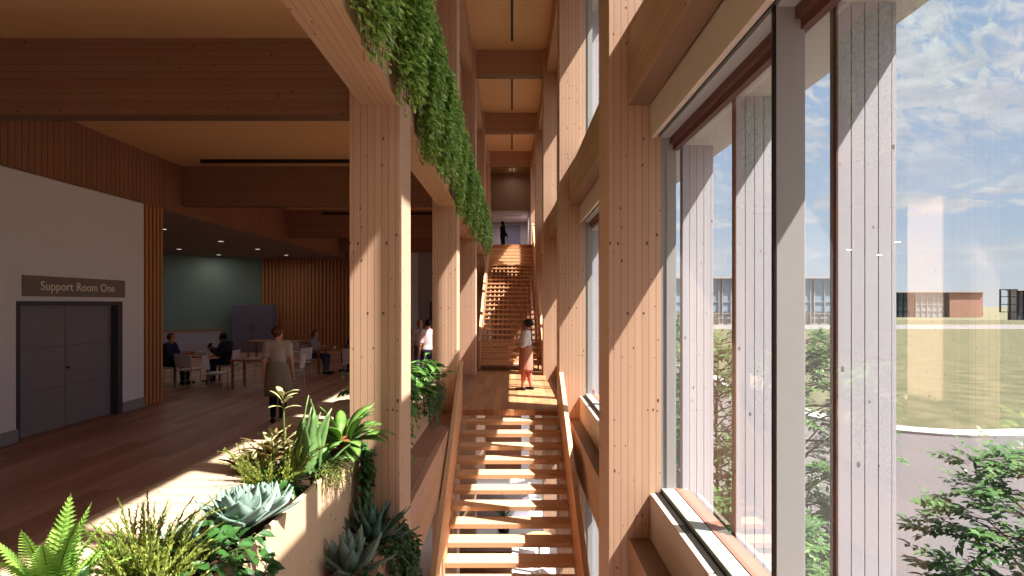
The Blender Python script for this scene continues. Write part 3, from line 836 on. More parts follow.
def blades(n, L, W, e0, e1, droop, r, prof=None, fold=.2, thick=.004, tw=0.0, seg=7, az0=0, az1=360):
    mb = MB()
    for i in range(n):
        a = ru(0, 6.283); rr = r * math.sqrt(rnd())
        mb.blade((rr * math.cos(a), rr * math.sin(a), 0), R(ru(az0, az1)), R(ru(e0, e1)), L * ru(.7, 1.08), W * ru(.85, 1.1), droop * ru(.6, 1.3), seg, fold, thick, prof, ru(-tw, tw))
    return mb
oval = lambda t: max(0.06, math.sin(math.pi * max(0.0, (t - .22) / .78)) ** .75) if t > .22 else .10
plant('snake_plant', 'strap-leaved plant with tall upright grey-green blades', 'plant', (-1.66, 4.58, TOP), [('leaves', blades(11, .66, .13, 76, 92, .3, .10, fold=.12, thick=.005, tw=1.1), L_SNAKE, True)])
plant('snake_plant', 'short strap leaves fanning low over the box edge', 'plant', (-1.56, 4.72, TOP), [('leaves', blades(10, .34, .10, 35, 70, .6, .07, fold=.2, thick=.005), L_SNAKE, True)])
cord_l = blades(20, .42, .05, 15, 75, .9, .05, fold=.3, thick=.003)
plant('cordyline', 'bronze spiky plant at the back of the plant box by the walking woman', 'plant', (-2.04, 4.82, .83), [('leaves', cord_l, L_CORD, True), ('pale_leaves', blades(11, .34, .06, 30, 80, .9, .06, oval, .2), L_CREAM, True)])
plant('croton', 'bushy bronze and cream leaves low behind the heath', 'plant', (-2.0, 4.45, .83), [('leaves', blades(34, .20, .055, 10, 75, 1.0, .09, oval, .2), L_CORD, True), ('pale_leaves', blades(12, .16, .05, 10, 80, 1.0, .08, oval, .2), L_CREAM, True)])
tall = MB(); tall.tube([(0, 0, 0), (.01, 0, .3), (.0, .01, .62)], [.012, .010, .007], 6)
tl = MB()
for i in range(9): tl.blade((0, 0, .60 - .015 * i), i * 2.4, R(ru(25, 65)), .15, .06, .7, 5, .2, .003, oval)
plant('rubber_plant', 'cream-leaved plant on a thin stem behind the strap leaves', 'plant', (-1.95, 4.85, TOP), [('stem', tall, L_STEM, True), ('leaves', tl, L_CREAM, True)])
cr = MB(); cr.lathe([(.04, -.14), (.05, -.06), (.065, .0), (.05, .06), (.02, .08)], 12)
plant('bird_nest_fern', 'broad-leaved plant with rusty core against the column', 'plant', (-1.46, 4.98, TOP + .14), [('leaves', blades(38, .44, .11, 12, 86, 1.0, .05, oval, .18, tw=.4), L_HOSTA, True), ('core', cr, L_TERRA, True)])
# feathery trailing tuft over the rim
fm = MB()
for i in range(46):
    a = ru(-70, 70); fm.blade((ru(-.05, .05), ru(-.18, .18), .02), R(a), R(ru(10, 60)), ru(.18, .34), .012, ru(1.2, 2.0), 7, .2, .001)
fs_ = MB()
for i in range(60):
    a = R(ru(-80, 80)); p = Vector((ru(0, .1), ru(-.2, .2), ru(-.02, .06)))
    for j in range(9):
        q = p + Vector((math.cos(a) * .02 * j, math.sin(a) * .02 * j, .01 * j - .0032 * j * j))
        fs_.leaf(q, (ru(-1, 1), ru(-1, 1), ru(-.5, .6)), (0, 0, 1), .028, .009)
plant('asparagus_fern', 'fine feathery tuft hanging over the box rim below the strap leaves', 'plant', (-1.53, 4.60, TOP + .03), [('stem', fm, L_STEM, True), ('foliage', fs_, L_GRASS, False)])

def trailer(loc, label, strands, leafL, m, cat='trailing plant', name='trailing_pothos', spreadY=.3, out=(.03, .16), lens=(.2, .6), nl=18, top=0, group=None, wfac=.7):
    mb, st = MB(), MB()
    for s in range(strands):
        y0 = ru(-spreadY, spreadY); o = ru(*out); l = ru(*lens)
        pts = [Vector((ru(-.06, 0), y0, .03))]
        k_ = 12
        for k in range(1, k_ + 1):
            t = k / k_
            pts.append(Vector((o * min(1, t * 4) + ru(-.012, .012), y0 + ru(-.02, .02) + .06 * t * math.sin(s), .03 + .035 * math.sin(min(1, t * 5) * 3.14) - max(0, t - .08) * l)))
        st.tube(pts, [.003] * len(pts), 4)
        for j in range(nl):
            u_ = (j + ru(0, .8)) / nl * k_; i = min(k_ - 1, int(u_)); q = pts[i].lerp(pts[i + 1], u_ - i)
            d = Vector((ru(.2, 1), ru(-1, 1), ru(-1.0, .15)))
            mb.leaf(q, d, (ru(.2, 1), ru(-.4, .4), 1), leafL * ru(.7, 1.2), leafL * wfac * ru(.8, 1.1), .15)
    for j in range(top):
        q = Vector((ru(-.18, .04), ru(-spreadY, spreadY), ru(.02, .12)))
        mb.leaf(q, (ru(-.4, 1), ru(-1, 1), ru(-.3, .9)), (ru(.1, .6), ru(-.4, .4), 1), leafL * ru(.7, 1.2), leafL * wfac, .15)
    return plant(name, label, cat, loc, [('foliage', mb, m, False), ('stem', st, L_STEM, True)], group)
trailer((-1.47, 3.02, TOP + .03), 'trailing plant with heart-shaped leaves below the large blue agave', 11, .085, L_POTH, spreadY=.20, out=(.03, .18), lens=(.25, .50), nl=12, top=26)
trailer((-1.47, 2.62, TOP + .03), 'leafy trailing plant at the bottom edge below the olive heath', 9, .075, L_POTH, spreadY=.18, out=(.02, .14), lens=(.2, .4), nl=12, top=30)
trailer((-1.46, 5.30, TOP + .03), 'dark leafy trailer falling from the box end down the column', 12, .085, L_POTH, spreadY=.10, out=(.02, .12), lens=(.4, .8), nl=16, top=20)
trailer((-1.09, 5.2, -0.06), 'dark ivy bush hanging off the floor edge by the column foot', 46, .06, L_IVY, name='ivy_bush', cat='ivy', spreadY=.42, out=(.02, .20), lens=(.3, 1.0), nl=26, top=160, wfac=.8)
trailer((-1.12, 4.3, -0.06), 'dark ivy hanging off the floor edge at the bottom of the view', 30, .06, L_IVY, name='ivy_bush', cat='ivy', spreadY=.4, out=(.02, .14), lens=(.3, .9), nl=22, top=80, wfac=.8)

def philo(loc, label, n, L, trail):
    mb, st = MB(), MB()
    for i in range(n):
        a = ru(0, 6.283); e = R(ru(20, 82)); l = ru(.18, .56)
        if math.cos(a) < 0 and rnd() < .4: a = math.pi - a
        tip = Vector((math.cos(a) * math.cos(e) * l * .8, math.sin(a) * math.cos(e) * l * 1.4, math.sin(e) * l))
        st.tube([(0, 0, 0), tip * .5 + Vector((0, 0, .04)), tip], .004, 4)
        # lobed leaf: midrib blade with side lobes
        az = a + ru(-.5, .5); el_ = R(ru(-15, 35)); ll = L * ru(.7, 1.15)
        mb.blade(tip, az, el_, ll, ll * .42, .8, 6, .15, .003, oval)
        for s in (-1, 1):
            for q in (.30, .50, .68):
                b = tip + Vector((math.cos(az) * math.cos(el_ - .3), math.sin(az) * math.cos(el_ - .3), math.sin(el_ - .3))) * ll * q
                mb.blade(b, az + s * .85, el_ - .25, ll * .45 * (1.15 - q * .6), ll * .12, .5, 4, .15, .002)
    return plant('philodendron', label, 'plant', loc, [('leaves', mb, L_PHILO, True), ('stem', st, L_STEM, True)])
trailer((-1.90, 2.30, TOP + .06), 'dark leafy ground cover under the ferns at the bottom edge', 6, .06, L_POTH, name='ground_cover', cat='plant', spreadY=.25, out=(.0, .05), lens=(.02, .06), nl=8, top=120)
trailer((-1.62, 2.95, TOP + .04), 'small-leaved ground cover between the heath and the blue agave', 6, .05, L_IVY, name='ground_cover', cat='plant', spreadY=.35, out=(.0, .05), lens=(.02, .06), nl=8, top=120)
trailer((-1.62, 4.2, TOP + .04), 'dark ground cover at the foot of the strap leaves', 6, .06, L_POTH, name='ground_cover', cat='plant', spreadY=.45, out=(.0, .05), lens=(.02, .1), nl=8, top=110)
philo((-1.56, 7.3, TOP + .06), 'philodendron with glossy lobed leaves nearest the broad column', 52, .38, 0)
philo((-1.58, 8.5, TOP), 'philodendron with lobed leaves in the middle of the second plant box', 44, .30, 0)
philo((-1.58, 9.9, TOP), 'philodendron with lobed leaves beside the landing column', 40, .28, 0)
trailer((-1.46, 7.0, TOP + .03), 'lobed trailer hanging down the front of the second plant box', 12, .13, L_PHILO, spreadY=.35, out=(.03, .16), lens=(.4, 1.0), nl=14, top=10, wfac=.45)
trailer((-1.46, 9.3, TOP + .03), 'dark leafy curtain hanging over the second plant box by the stair rail', 34, .09, L_POTH, spreadY=.95, out=(.03, .30), lens=(.3, .75), nl=16, top=60, wfac=.5)

# hanging vines from the trough on the long beam
VW = ['first', 'second', 'third', 'fourth', 'fifth', 'sixth', 'seventh', 'eighth', 'ninth', 'tenth', 'eleventh', 'twelfth', 'thirteenth', 'fourteenth']
vy = 1.0; vi = 0
while vy < 21.5:
    step = (1.25 if vy < 9 else 1.9) * ru(.88, 1.12); half = step * .64
    mb, st = MB(), MB()
    near = vy < 9
    ns = 74 if near else 64
    big_ = ru(.92, 1.1)
    for s in range(ns):
        f = -1 + 2 * (s + rnd()) / ns; c_ = max(0.0, 1 - f * f); yy = f * half * (1 - .0 * c_)
        drop = (.30 + 1.36 * c_ ** .8) * big_ * ru(.70, 1.06)
        o = .03 + .36 * c_ * ru(.2, 1.0); pts = []
        k_ = 14
        for k in range(k_ + 1):
            t = k / k_
            pts.append(Vector((-.06 + o * (1 - (1 - min(1, t * 2.6)) ** 2) * (1 - .45 * t), yy * (1 - .35 * t) + .02 * math.sin(t * 6 + s), .08 * c_ * math.sin(min(1, t * 5) * math.pi) - max(0, t - .06) * drop)))
        st.tube(pts, .003, 3, cap=False)
        nl = int(drop * (38 if near else 26)) + 4; sz = .086 if near else .11
        for j in range(nl):
            u_ = (j + rnd()) / nl * k_; i = min(k_ - 1, int(u_)); q = pts[i].lerp(pts[i + 1], u_ - i) + Vector((ru(-.02, .05), ru(-.03, .03), 0))
            mb.leaf(q, (ru(.3, 1), ru(-.9, .5), ru(-1.0, .0)), (1, ru(-.5, .2), ru(.2, .9)), sz * ru(.7, 1.25), sz * .70, .16)
    plant('hanging_vine', '%s bunch of hanging vine along the long beam, counted from the viewer' % VW[vi], 'vine', (-1.05, vy + step / 2, 5.40), [('foliage', mb, L_VINE, False), ('stem', st, L_STEM, False)], 'hanging vines along the beam')
    vy += step; vi += 1

# ================================================================== TREES OUTSIDE
def tree(loc, label, H, rad, n, lsz, zlo=.25, lean=0.0):
    mb, st = MB(), MB()
    st.tube([(0, 0, 0), (.03, .02, H * .3), (.0, .05, H * .55), (.05, 0, H * .85)], [.07, .055, .04, .012], 8)
    tips = []
    nb = 70
    for i in range(nb):
        h = H * (zlo + (0.92 - zlo) * (i + rnd()) / nb); a = i * 2.4 + ru(-.4, .4)
        prof = math.sin(math.pi * min(1, max(.08, (h / H - zlo + .10) / (1.06 - zlo)))) ** .6
        l = rad * prof * ru(.65, 1.1)
        up = ru(.05, .5)
        p0 = Vector((0, .03, h - l * .2)); p1 = p0 + Vector((math.cos(a) * l * .55, math.sin(a) * l * .55, l * up)); p2 = p0 + Vector((math.cos(a) * l, math.sin(a) * l, l * up * 1.1 - .05))
        st.tube([p0, p1, p2], [.022, .013, .004], 5)
        for t in (.35, .55, .75, .92, 1.0):
            q = p0.lerp(p1, t * 2) if t < .5 else p1.lerp(p2, t * 2 - 1); tips.append((q, Vector((math.cos(a), math.sin(a), .1))))
    per = int(3.0 * n) // len(tips)
    for q, dr in tips:
        # compound sprays: twig with paired leaflets
        for s in range(max(1, per // 9)):
            d = (dr + Vector((ru(-1, 1), ru(-1, 1), ru(-.6, .8)))).normalized(); L = ru(.20, .42) * rad / 1.3
            sd = d.cross(Vector((0, 0, 1))).normalized()
            b = q + Vector((ru(-.08, .08), ru(-.08, .08), ru(-.08, .08)))
            st.tube([b, b + d * L * .5, b + d * L + Vector((0, 0, -.04))], [.004, .003, .001], 3, cap=False)
            for j in range(4):
                c = b + d * L * (.25 + .22 * j) - Vector((0, 0, .04 * (j / 4) ** 2))
                for sg in (-1, 1):
                    mb.leaf(c, sd * sg + d * .55 + Vector((0, 0, ru(-.25, .2))), (ru(-.2, .2), ru(-.2, .2), 1), lsz * ru(.75, 1.15), lsz * .46, .1)
            mb.leaf(b + d * L * .95, d, (0, 0, 1), lsz, lsz * .46, .1)
    return plant('young_tree', label, 'tree', loc, [('foliage', mb, L_TREE, False), ('trunk', st, L_BARK, True)])
tree((7.65, 8.0, G), 'young leafy tree whose crown rises at the bottom corner outside the window', 5.1, 1.6, 3000, .17, .30)
tree((6.2, 12.2, G), 'leafy tree seen in the gap between the grey mullion and the nearest fin', 6.9, 1.5, 5000, .15, .12)
tree((5.6, 15.6, G), 'leafy tree seen between the second and third fins', 6.6, 1.7, 5000, .16, .1)
tree((5.2, 20.5, G), 'leafy tree seen beside the broad window column', 7.0, 1.8, 4200, .17, .1)
tree((3.9, 8.9, G), 'young tree standing close outside behind the second fin', 4.3, 1.2, 3400, .13, .2)
# ================================================================== LAMPS
def pendant(label, x0, x1, y0, y1, z, along, group, watts):
    o = tag(empty('linear_pendant', ((x0 + x1) / 2, (y0 + y1) / 2, z)), label, 'lamp', group)
    box(x0, x1, y0, y1, z, z + 0.07).build('housing', M_BLACK, o, bevel=0.003)
    top = 9.63 if z > 8 else GC
    for f in (.15, .85):
        px, py = x0 + (x1 - x0) * f, y0 + (y1 - y0) * f
        if along == 'x': py = (y0 + y1) / 2
        else: px = (x0 + x1) / 2
        MB().tube([(px, py, z + .07), (px, py, top)], .004, 5).build('cable', M_BLACK, o)
    la = bpy.data.lights.new('fill_uplight', 'AREA'); la.shape = 'RECTANGLE'; la.energy = watts; la.color = (1.0, .86, .68)  # faint fill light added; the bars themselves look unlit
    la.size = (x1 - x0) * .95; la.size_y = (y1 - y0) * .95
    lo = bpy.data.objects.new('fill_uplight', la); COL.objects.link(lo); lo.parent = o; lo.location = (0, 0, .085); lo.rotation_euler = (math.pi, 0, 0)
    return o
GP = 'linear pendants under the gallery ceiling'
pendant('long black linear pendant in front of the slatted bulkhead beam', -6.6, -1.9, 12.05, 12.13, 5.10, 'x', GP, 0.1)
pendant('short black linear pendant behind the second cross beam', -6.1, -2.2, 18.3, 18.38, 4.97, 'x', GP, 0.1)
pendant('linear pendant out of sight over the near gallery', -6.6, -1.9, 4.6, 4.68, 5.10, 'x', GP, 0.1)
pendant('linear pendant out of sight beside the rear wall', -6.6, -1.9, -1.6, -1.52, 5.10, 'x', GP, 0.1)
NP = 'linear pendants under the high ceiling'
pendant('linear pendant under the high ceiling, nearest bay in view', -.035, .035, 12.7, 15.9, 9.43, 'y', NP, 0.2)
pendant('linear pendant under the high ceiling between the first and second high beams', -.035, .035, 18.6, 21.6, 9.43, 'y', NP, 0.2)
pendant('linear pendant under the high ceiling nearest the stair head', -.035, .035, 24.2, 27.2, 9.43, 'y', NP, 0.2)
pl = pendant('linear pendant hidden behind the last high beam', -.035, .035, 30.0, 32.6, 9.43, 'y', NP, 1)
la = bpy.data.lights.new('lamp', 'AREA'); la.shape = 'RECTANGLE'; la.size = .08; la.size_y = 2.5; la.energy = 6; la.color = (1, .88, .74)
lo = bpy.data.objects.new('lamp', la); COL.objects.link(lo); lo.parent = pl; lo.location = (0, 0, -.01)
DL = ['nearest the slatted wall corner, window row', 'second from the batten post, window row', 'third from the batten post, window row', 'closest to the batten post, window row', 'over the teal wall bench', 'above the mauve cabinet']
for lb, (x, y) in zip(DL, ((-9.55, 24.1), (-9.55, 18.7), (-9.55, 21.4), (-9.55, 15.6), (-12.5, 21.4), (-12.3, 23.9))):
    o = tag(empty('downlight', (x, y, 4.16)), 'round recessed downlight ' + lb, 'lamp', 'downlights over the seating area')
    MB().lathe([(.09, -.012), (.11, 0), (.11, -.001)], 20).build('rim', M_WHITE, o, world=False)
    MB().lathe([(.080, -.016), (.083, -.013)], 20).build('lens', M_LAMP, o, world=False)
    la = bpy.data.lights.new('lamp', 'AREA'); la.shape = 'DISK'; la.size = .2; la.energy = 9; la.color = (1, .9, .8)
    lo = bpy.data.objects.new('lamp', la); COL.objects.link(lo); lo.parent = o; lo.location = (0, 0, -.03)
o = tag(empty('added_panel_lamp', (0, 35.6, 7.5)), 'unseen ceiling lamp added in the upper hall behind the brown panel', 'lamp')  # out of view, added to light the upper hall
box(-.6, .6, 35.0, 36.2, 7.46, 7.5).build('housing', M_WHITE, o)
la = bpy.data.lights.new('lamp', 'AREA'); la.size = 1.1; la.energy = 70; la.color = (1, .95, .9)
lo = bpy.data.objects.new('lamp', la); COL.objects.link(lo); lo.parent = o; lo.location = (0, 0, -.05)

# ================================================================== FURNITURE
def make_chair(label, loc, rz, group='pale cafe chairs'):
    """faces +Y in its own frame"""
    o = tag(empty('cafe_chair', loc, rz), label, 'chair', group)
    s = MB(); s.box(-.21, .21, -.20, .22, .435, .465); s.build('seat', M_CHAIR, o, world=False, bevel=.012)
    b = MB(); n = 6
    for i in range(n):
        a0, a1 = -.21 + .42 * i / n, -.21 + .42 * (i + 1) / n
        y0_, y1_ = -.235 + .9 * a0 * a0, -.235 + .9 * a1 * a1
        b.add([(a0, y0_, .52), (a1, y1_, .52), (a1, y1_ - .05, .86), (a0, y0_ - .05, .86), (a0, y0_ - .018, .52), (a1, y1_ - .018, .52), (a1, y1_ - .068, .86), (a0, y0_ - .068, .86)],
              [(0, 1, 2, 3), (5, 4, 7, 6), (3, 2, 6, 7), (1, 0, 4, 5)] + ([(0, 3, 7, 4)] if i == 0 else []) + ([(2, 1, 5, 6)] if i == n - 1 else []))
    b.build('backrest', M_CHAIR, o, world=False)
    for sx in (-1, 1):
        MB().tube([(sx * .19, .19, .44), (sx * .205, .21, 0)], .011, 6).build('leg', M_CHROME, o, world=False)
        MB().tube([(sx * .19, -.25, .80), (sx * .19, -.20, .44), (sx * .205, -.23, 0)], .011, 6).build('leg', M_CHROME, o, world=False)
    MB().tube([(-.19, -.19, .425), (.19, -.19, .425), (.19, .19, .425), (-.19, .19, .425), (-.19, -.19, .425)], .009, 6).build('seat_frame', M_CHROME, o, world=False)
    return o
def make_table(label, loc, rz, lx, ly, h=.74, m=None):
    o = tag(empty('cafe_table', loc, rz), label, 'table', 'timber cafe tables')
    box(-lx / 2, lx / 2, -ly / 2, ly / 2, h - .04, h).build('tabletop', m or M_TABLE, o, world=False, bevel=.006)
    for sx in (-1, 1):
        for sy in (-1, 1):
            box(sx * (lx / 2 - .07) - .025, sx * (lx / 2 - .07) + .025, sy * (ly / 2 - .07) - .025, sy * (ly / 2 - .07) + .025, 0, h - .04).build('leg', M_TABLE, o, world=False)
    return o
make_table('timber table between the two seated men', (-8.38, 15.2, 0), 0, 1.0, .75)
make_table('timber table with papers beside the walking woman', (-6.45, 14.3, 0), 0, .95, .75)
make_table('timber table in front of the seated woman by the slatted wall', (-5.15, 17.3, 0), 0, 1.35, .8)
make_table('timber table far back near the mauve cabinet', (-8.3, 20.5, 0), 0, 2.2, .8, .78)
C_ = make_chair
C_('pale chair drawn up to the table between the two men, back turned to the viewer', (-8.2, 14.45, 0), 0)
C_('pale chair under the man in navy at the batten post', (-9.05, 15.0, 0), R(-90))
C_('pale chair under the dark-clothed man reading', (-7.72, 15.45, 0), R(90))
C_('pale chair seen side-on in front of the table with papers', (-7.10, 13.7, 0), R(-78))
C_('pale chair on the far side of the table with papers', (-6.75, 15.6, 0), R(178))
C_('pale chair tilted away behind the walking woman', (-6.05, 16.3, 0), R(60))
C_('pale chair beside the walking woman facing the table with papers', (-5.45, 14.2, 0), R(95))
C_('pale chair under the seated woman by the slatted wall', (-6.02, 17.2, 0), R(-92))
C_('pale chair half hidden by the broad column', (-4.55, 16.1, 0), R(8))
C_('pale chair at the far table near the cabinet', (-7.5, 19.6, 0), R(10))
cab = tag(empty('mauve_cabinet', (-11.2, 24.6, 0), 0), 'tall mauve two-door cabinet in the corner by the slatted wall', 'cabinet')
box(-.85, .85, 0, .55, 0, 2.05).build('body', M_PURP, cab, world=False, bevel=.006)
for a in (-.84, .005):
    d_ = box(a, a + .835, -.02, 0, .04, 2.02).build('door', M_PURP, cab, world=False, bevel=.004)
    MB().tube([(a + (.78 if a < 0 else .055), -.03, .95), (a + (.78 if a < 0 else .055), -.03, 1.15)], .012, 6).build('handle', M_BLACK, d_, world=False)
# on the tables
pp = MB()
for k in range(4): pp.box(-.2 + k * .04, .02 + k * .05, -.1 + k * .03, .18, .0 + k * .006, .005 + k * .006)
tag(pp.build('paper_stack', M_WHITE, origin=(0, 0, 0)), 'white papers spread on the table beside the walking woman', 'papers').location = (-6.40, 14.25, .741)
pk = MB().box(-.10, .10, -.07, .07, 0, .05); pk.box(-.04, .09, -.06, .05, .05, .08)
tag(pk.build('book_pair', M_WHITE, origin=(0, 0, 0), bevel=.004), 'small pale books on the table between the men', 'books').location = (-8.40, 15.3, .741)
bw = MB().lathe([(.05, 0), (.11, .05), (.13, .09), (.12, .09), (.09, .04), (.02, .02)], 18)
tag(bw.build('bowl', M_TABLE, origin=(0, 0, 0), smooth=True), 'brown bowl on the table between the men', 'bowl').location = (-8.62, 15.25, .741)
cu = MB().lathe([(.03, 0), (.036, .09), (.032, .09), (.028, .01)], 14)
tag(cu.build('cup', M_WHITE, origin=(0, 0, 0), smooth=True), 'white cup on the table in front of the seated woman', 'cup').location = (-5.35, 17.2, .741)

# lower storey, glimpsed through the open treads
cn = tag(empty('counter', (-.3, 18.5, LO)), 'lavender grey counter below the landing', 'counter')
box(-2.0, .55, 18.2, 18.8, LO, LO + .96).build('body', M_COUNTER, cn); box(-2.05, .6, 18.15, 18.85, LO + .96, LO + 1.0).build('worktop', M_WHITE, cn)
sk = box(-2.0, .55, 18.18, 18.2, LO, LO + .09).build('plinth', M_BLACK, cn)
for x in (-1.15, -.3): box(x, x + .008, 18.19, 18.2, LO + .09, LO + .95).build('door_gap', M_BLACK, cn)
lt = tag(empty('round_table', (.72, 15.1, LO)), 'round orange-topped table on the lower floor under the stair', 'table')
MB().lathe([(.36, .70), (.38, .71), (.38, .735), (.36, .74)], 28).build('tabletop', M_ORANGE, lt, world=False)
MB().lathe([(.22, 0), (.2, .02), (.03, .04), (.03, .70)], 16).build('pedestal', M_CHROME, lt, world=False)
C_('pale chair on the lower floor in front of the round table', (.45, 14.3, LO), R(-20), 'chairs on the lower floor')
C_('pale chair on the lower floor beside the round table, window side', (1.0, 14.5, LO), R(30), 'chairs on the lower floor')
lb = tag(empty('low_cabinet', (-.75, 14.6, LO)), 'dark brown low cabinet on the lower floor under the stair', 'cabinet')
box(-1.5, 0.0, 14.3, 14.9, LO, LO + .7).build('body', M_BROWNP, lb, bevel=.005)
for a in (-1.48, -.74): box(a, a + .72, 14.28, 14.3, LO + .05, LO + .66).build('door', M_BROWNP, lb)
for k, (x, wd) in enumerate(((-2.0, .28), (.38, .34))):
    struct(box(x, x + wd, 23.3, 23.4, LO, -.26).build('trim_%d' % (30 + k), M_PANEL if k == 0 else M_WHITE), ('pale timber strip', 'white strip')[k] + ' on the lower storey back wall', 'trim')
dk = tag(empty('potted_palm', (-.25, 17.3, LO)), 'dark potted plant on the lower floor in front of the counter', 'plant')
MB().lathe([(.16, 0), (.2, .4), (.18, .4), (.16, .36)], 18).build('pot', M_BLACK, dk, world=False)
pm = MB()
for i in range(22): pm.blade((0, 0, .38), ru(0, 6.28), R(ru(45, 85)), ru(.5, .8), .06, 1.2, 7, .2, .003)
pm.build('leaves', L_IVY, dk, world=False)
la = bpy.data.lights.new('lamp', 'AREA'); la.shape = 'RECTANGLE'; la.size = 2.2; la.size_y = .5; la.energy = 120  # fill light added for the storey below, its lamp is never seen
dl2 = tag(empty('added_panel_lamp', (-.4, 20.5, -.26)), 'unseen ceiling lamp added to brighten the lower storey', 'lamp')
box(-1.5, .7, 20.25, 20.75, -.30, -.255).build('housing', M_WHITE, dl2)
lo = bpy.data.objects.new('lamp', la); COL.objects.link(lo); lo.parent = dl2; lo.location = (0, 0, -.06)

# ================================================================== PEOPLE
SKIN = lambda n, c: plain(n, c, .55, .3, .03, 20.0)
def rc(P, a, b, r1, r2):
    a = np.array(a, float); b = np.array(b, float); ab = b - a
    t = np.clip(((P - a) @ ab) / max(1e-9, ab @ ab), 0, 1)
    d = np.linalg.norm(P - (a + t[:, None] * ab), axis=1)
    return d - (r1 + (r2 - r1) * t)
def ell(P, c, r, rot=None):
    q = P - np.array(c, float)
    if rot is not None: q = q @ rot
    r = np.array(r, float)
    k0 = np.linalg.norm(q / r, axis=1); k1 = np.linalg.norm(q / (r * r), axis=1)
    return k0 * (k0 - 1.0) / np.maximum(k1, 1e-9)
def su(a, b, k):
    h = np.clip(.5 + .5 * (b - a) / k, 0, 1)
    return b + (a - b) * h - k * h * (1 - h)

def nets(f, mn, mx, h):
    mn = np.array(mn, float); mx = np.array(mx, float)
    n = np.ceil((mx - mn) / h).astype(int) + 1
    g = np.stack(np.meshgrid(*[mn[i] + h * np.arange(n[i]) for i in range(3)], indexing='ij'), -1)
    V = f(g.reshape(-1, 3)).reshape(n)
    ins = V < 0
    nx, ny, nz = n
    corners = [(i, j, k) for i in (0, 1) for j in (0, 1) for k in (0, 1)]
    cnt = sum(ins[i:nx - 1 + i, j:ny - 1 + j, k:nz - 1 + k].astype(int) for i, j, k in corners)
    act = (cnt > 0) & (cnt < 8)
    idx = -np.ones(act.shape, int); idx[act] = np.arange(act.sum())
    ci = np.argwhere(act)
    acc = np.zeros((len(ci), 3)); num = np.zeros(len(ci))
    for a in corners:
        for ax in range(3):
            if a[ax]: continue
            b = list(a); b[ax] = 1
            va = V[ci[:, 0] + a[0], ci[:, 1] + a[1], ci[:, 2] + a[2]]; vb = V[ci[:, 0] + b[0], ci[:, 1] + b[1], ci[:, 2] + b[2]]
            c = (va < 0) != (vb < 0)
            t = np.where(c, va / np.where(np.abs(va - vb) < 1e-12, 1, va - vb), 0)
            p = ci + np.array(a); p = p.astype(float); p[:, ax] += t
            acc[c] += p[c]; num[c] += 1
    verts = mn + h * acc / num[:, None]
    faces = []
    for ax in range(3):
        o1, o2 = [(1, 2), (2, 0), (0, 1)][ax]
        sl0 = [slice(1, n[i] - 1) for i in range(3)]; sl0[ax] = slice(0, n[ax] - 1)
        sl1 = list(sl0); sl1[ax] = slice(1, n[ax])
        A = ins[tuple(sl0)]; B = ins[tuple(sl1)]
        e = np.argwhere(A != B)
        fl = A[A != B]
        base = e.copy()
        for i in range(3):
            if i != ax: base[:, i] += 1
        def cell(d1, d2):
            q = base.copy(); q[:, o1] -= d1; q[:, o2] -= d2
            return idx[q[:, 0], q[:, 1], q[:, 2]]
        q = np.stack([cell(1, 1), cell(0, 1), cell(0, 0), cell(1, 0)], 1)
        q[~fl] = q[~fl][:, ::-1]
        faces.append(q)
    F = np.concatenate(faces); F = F[(F >= 0).all(1)]
    return verts, F

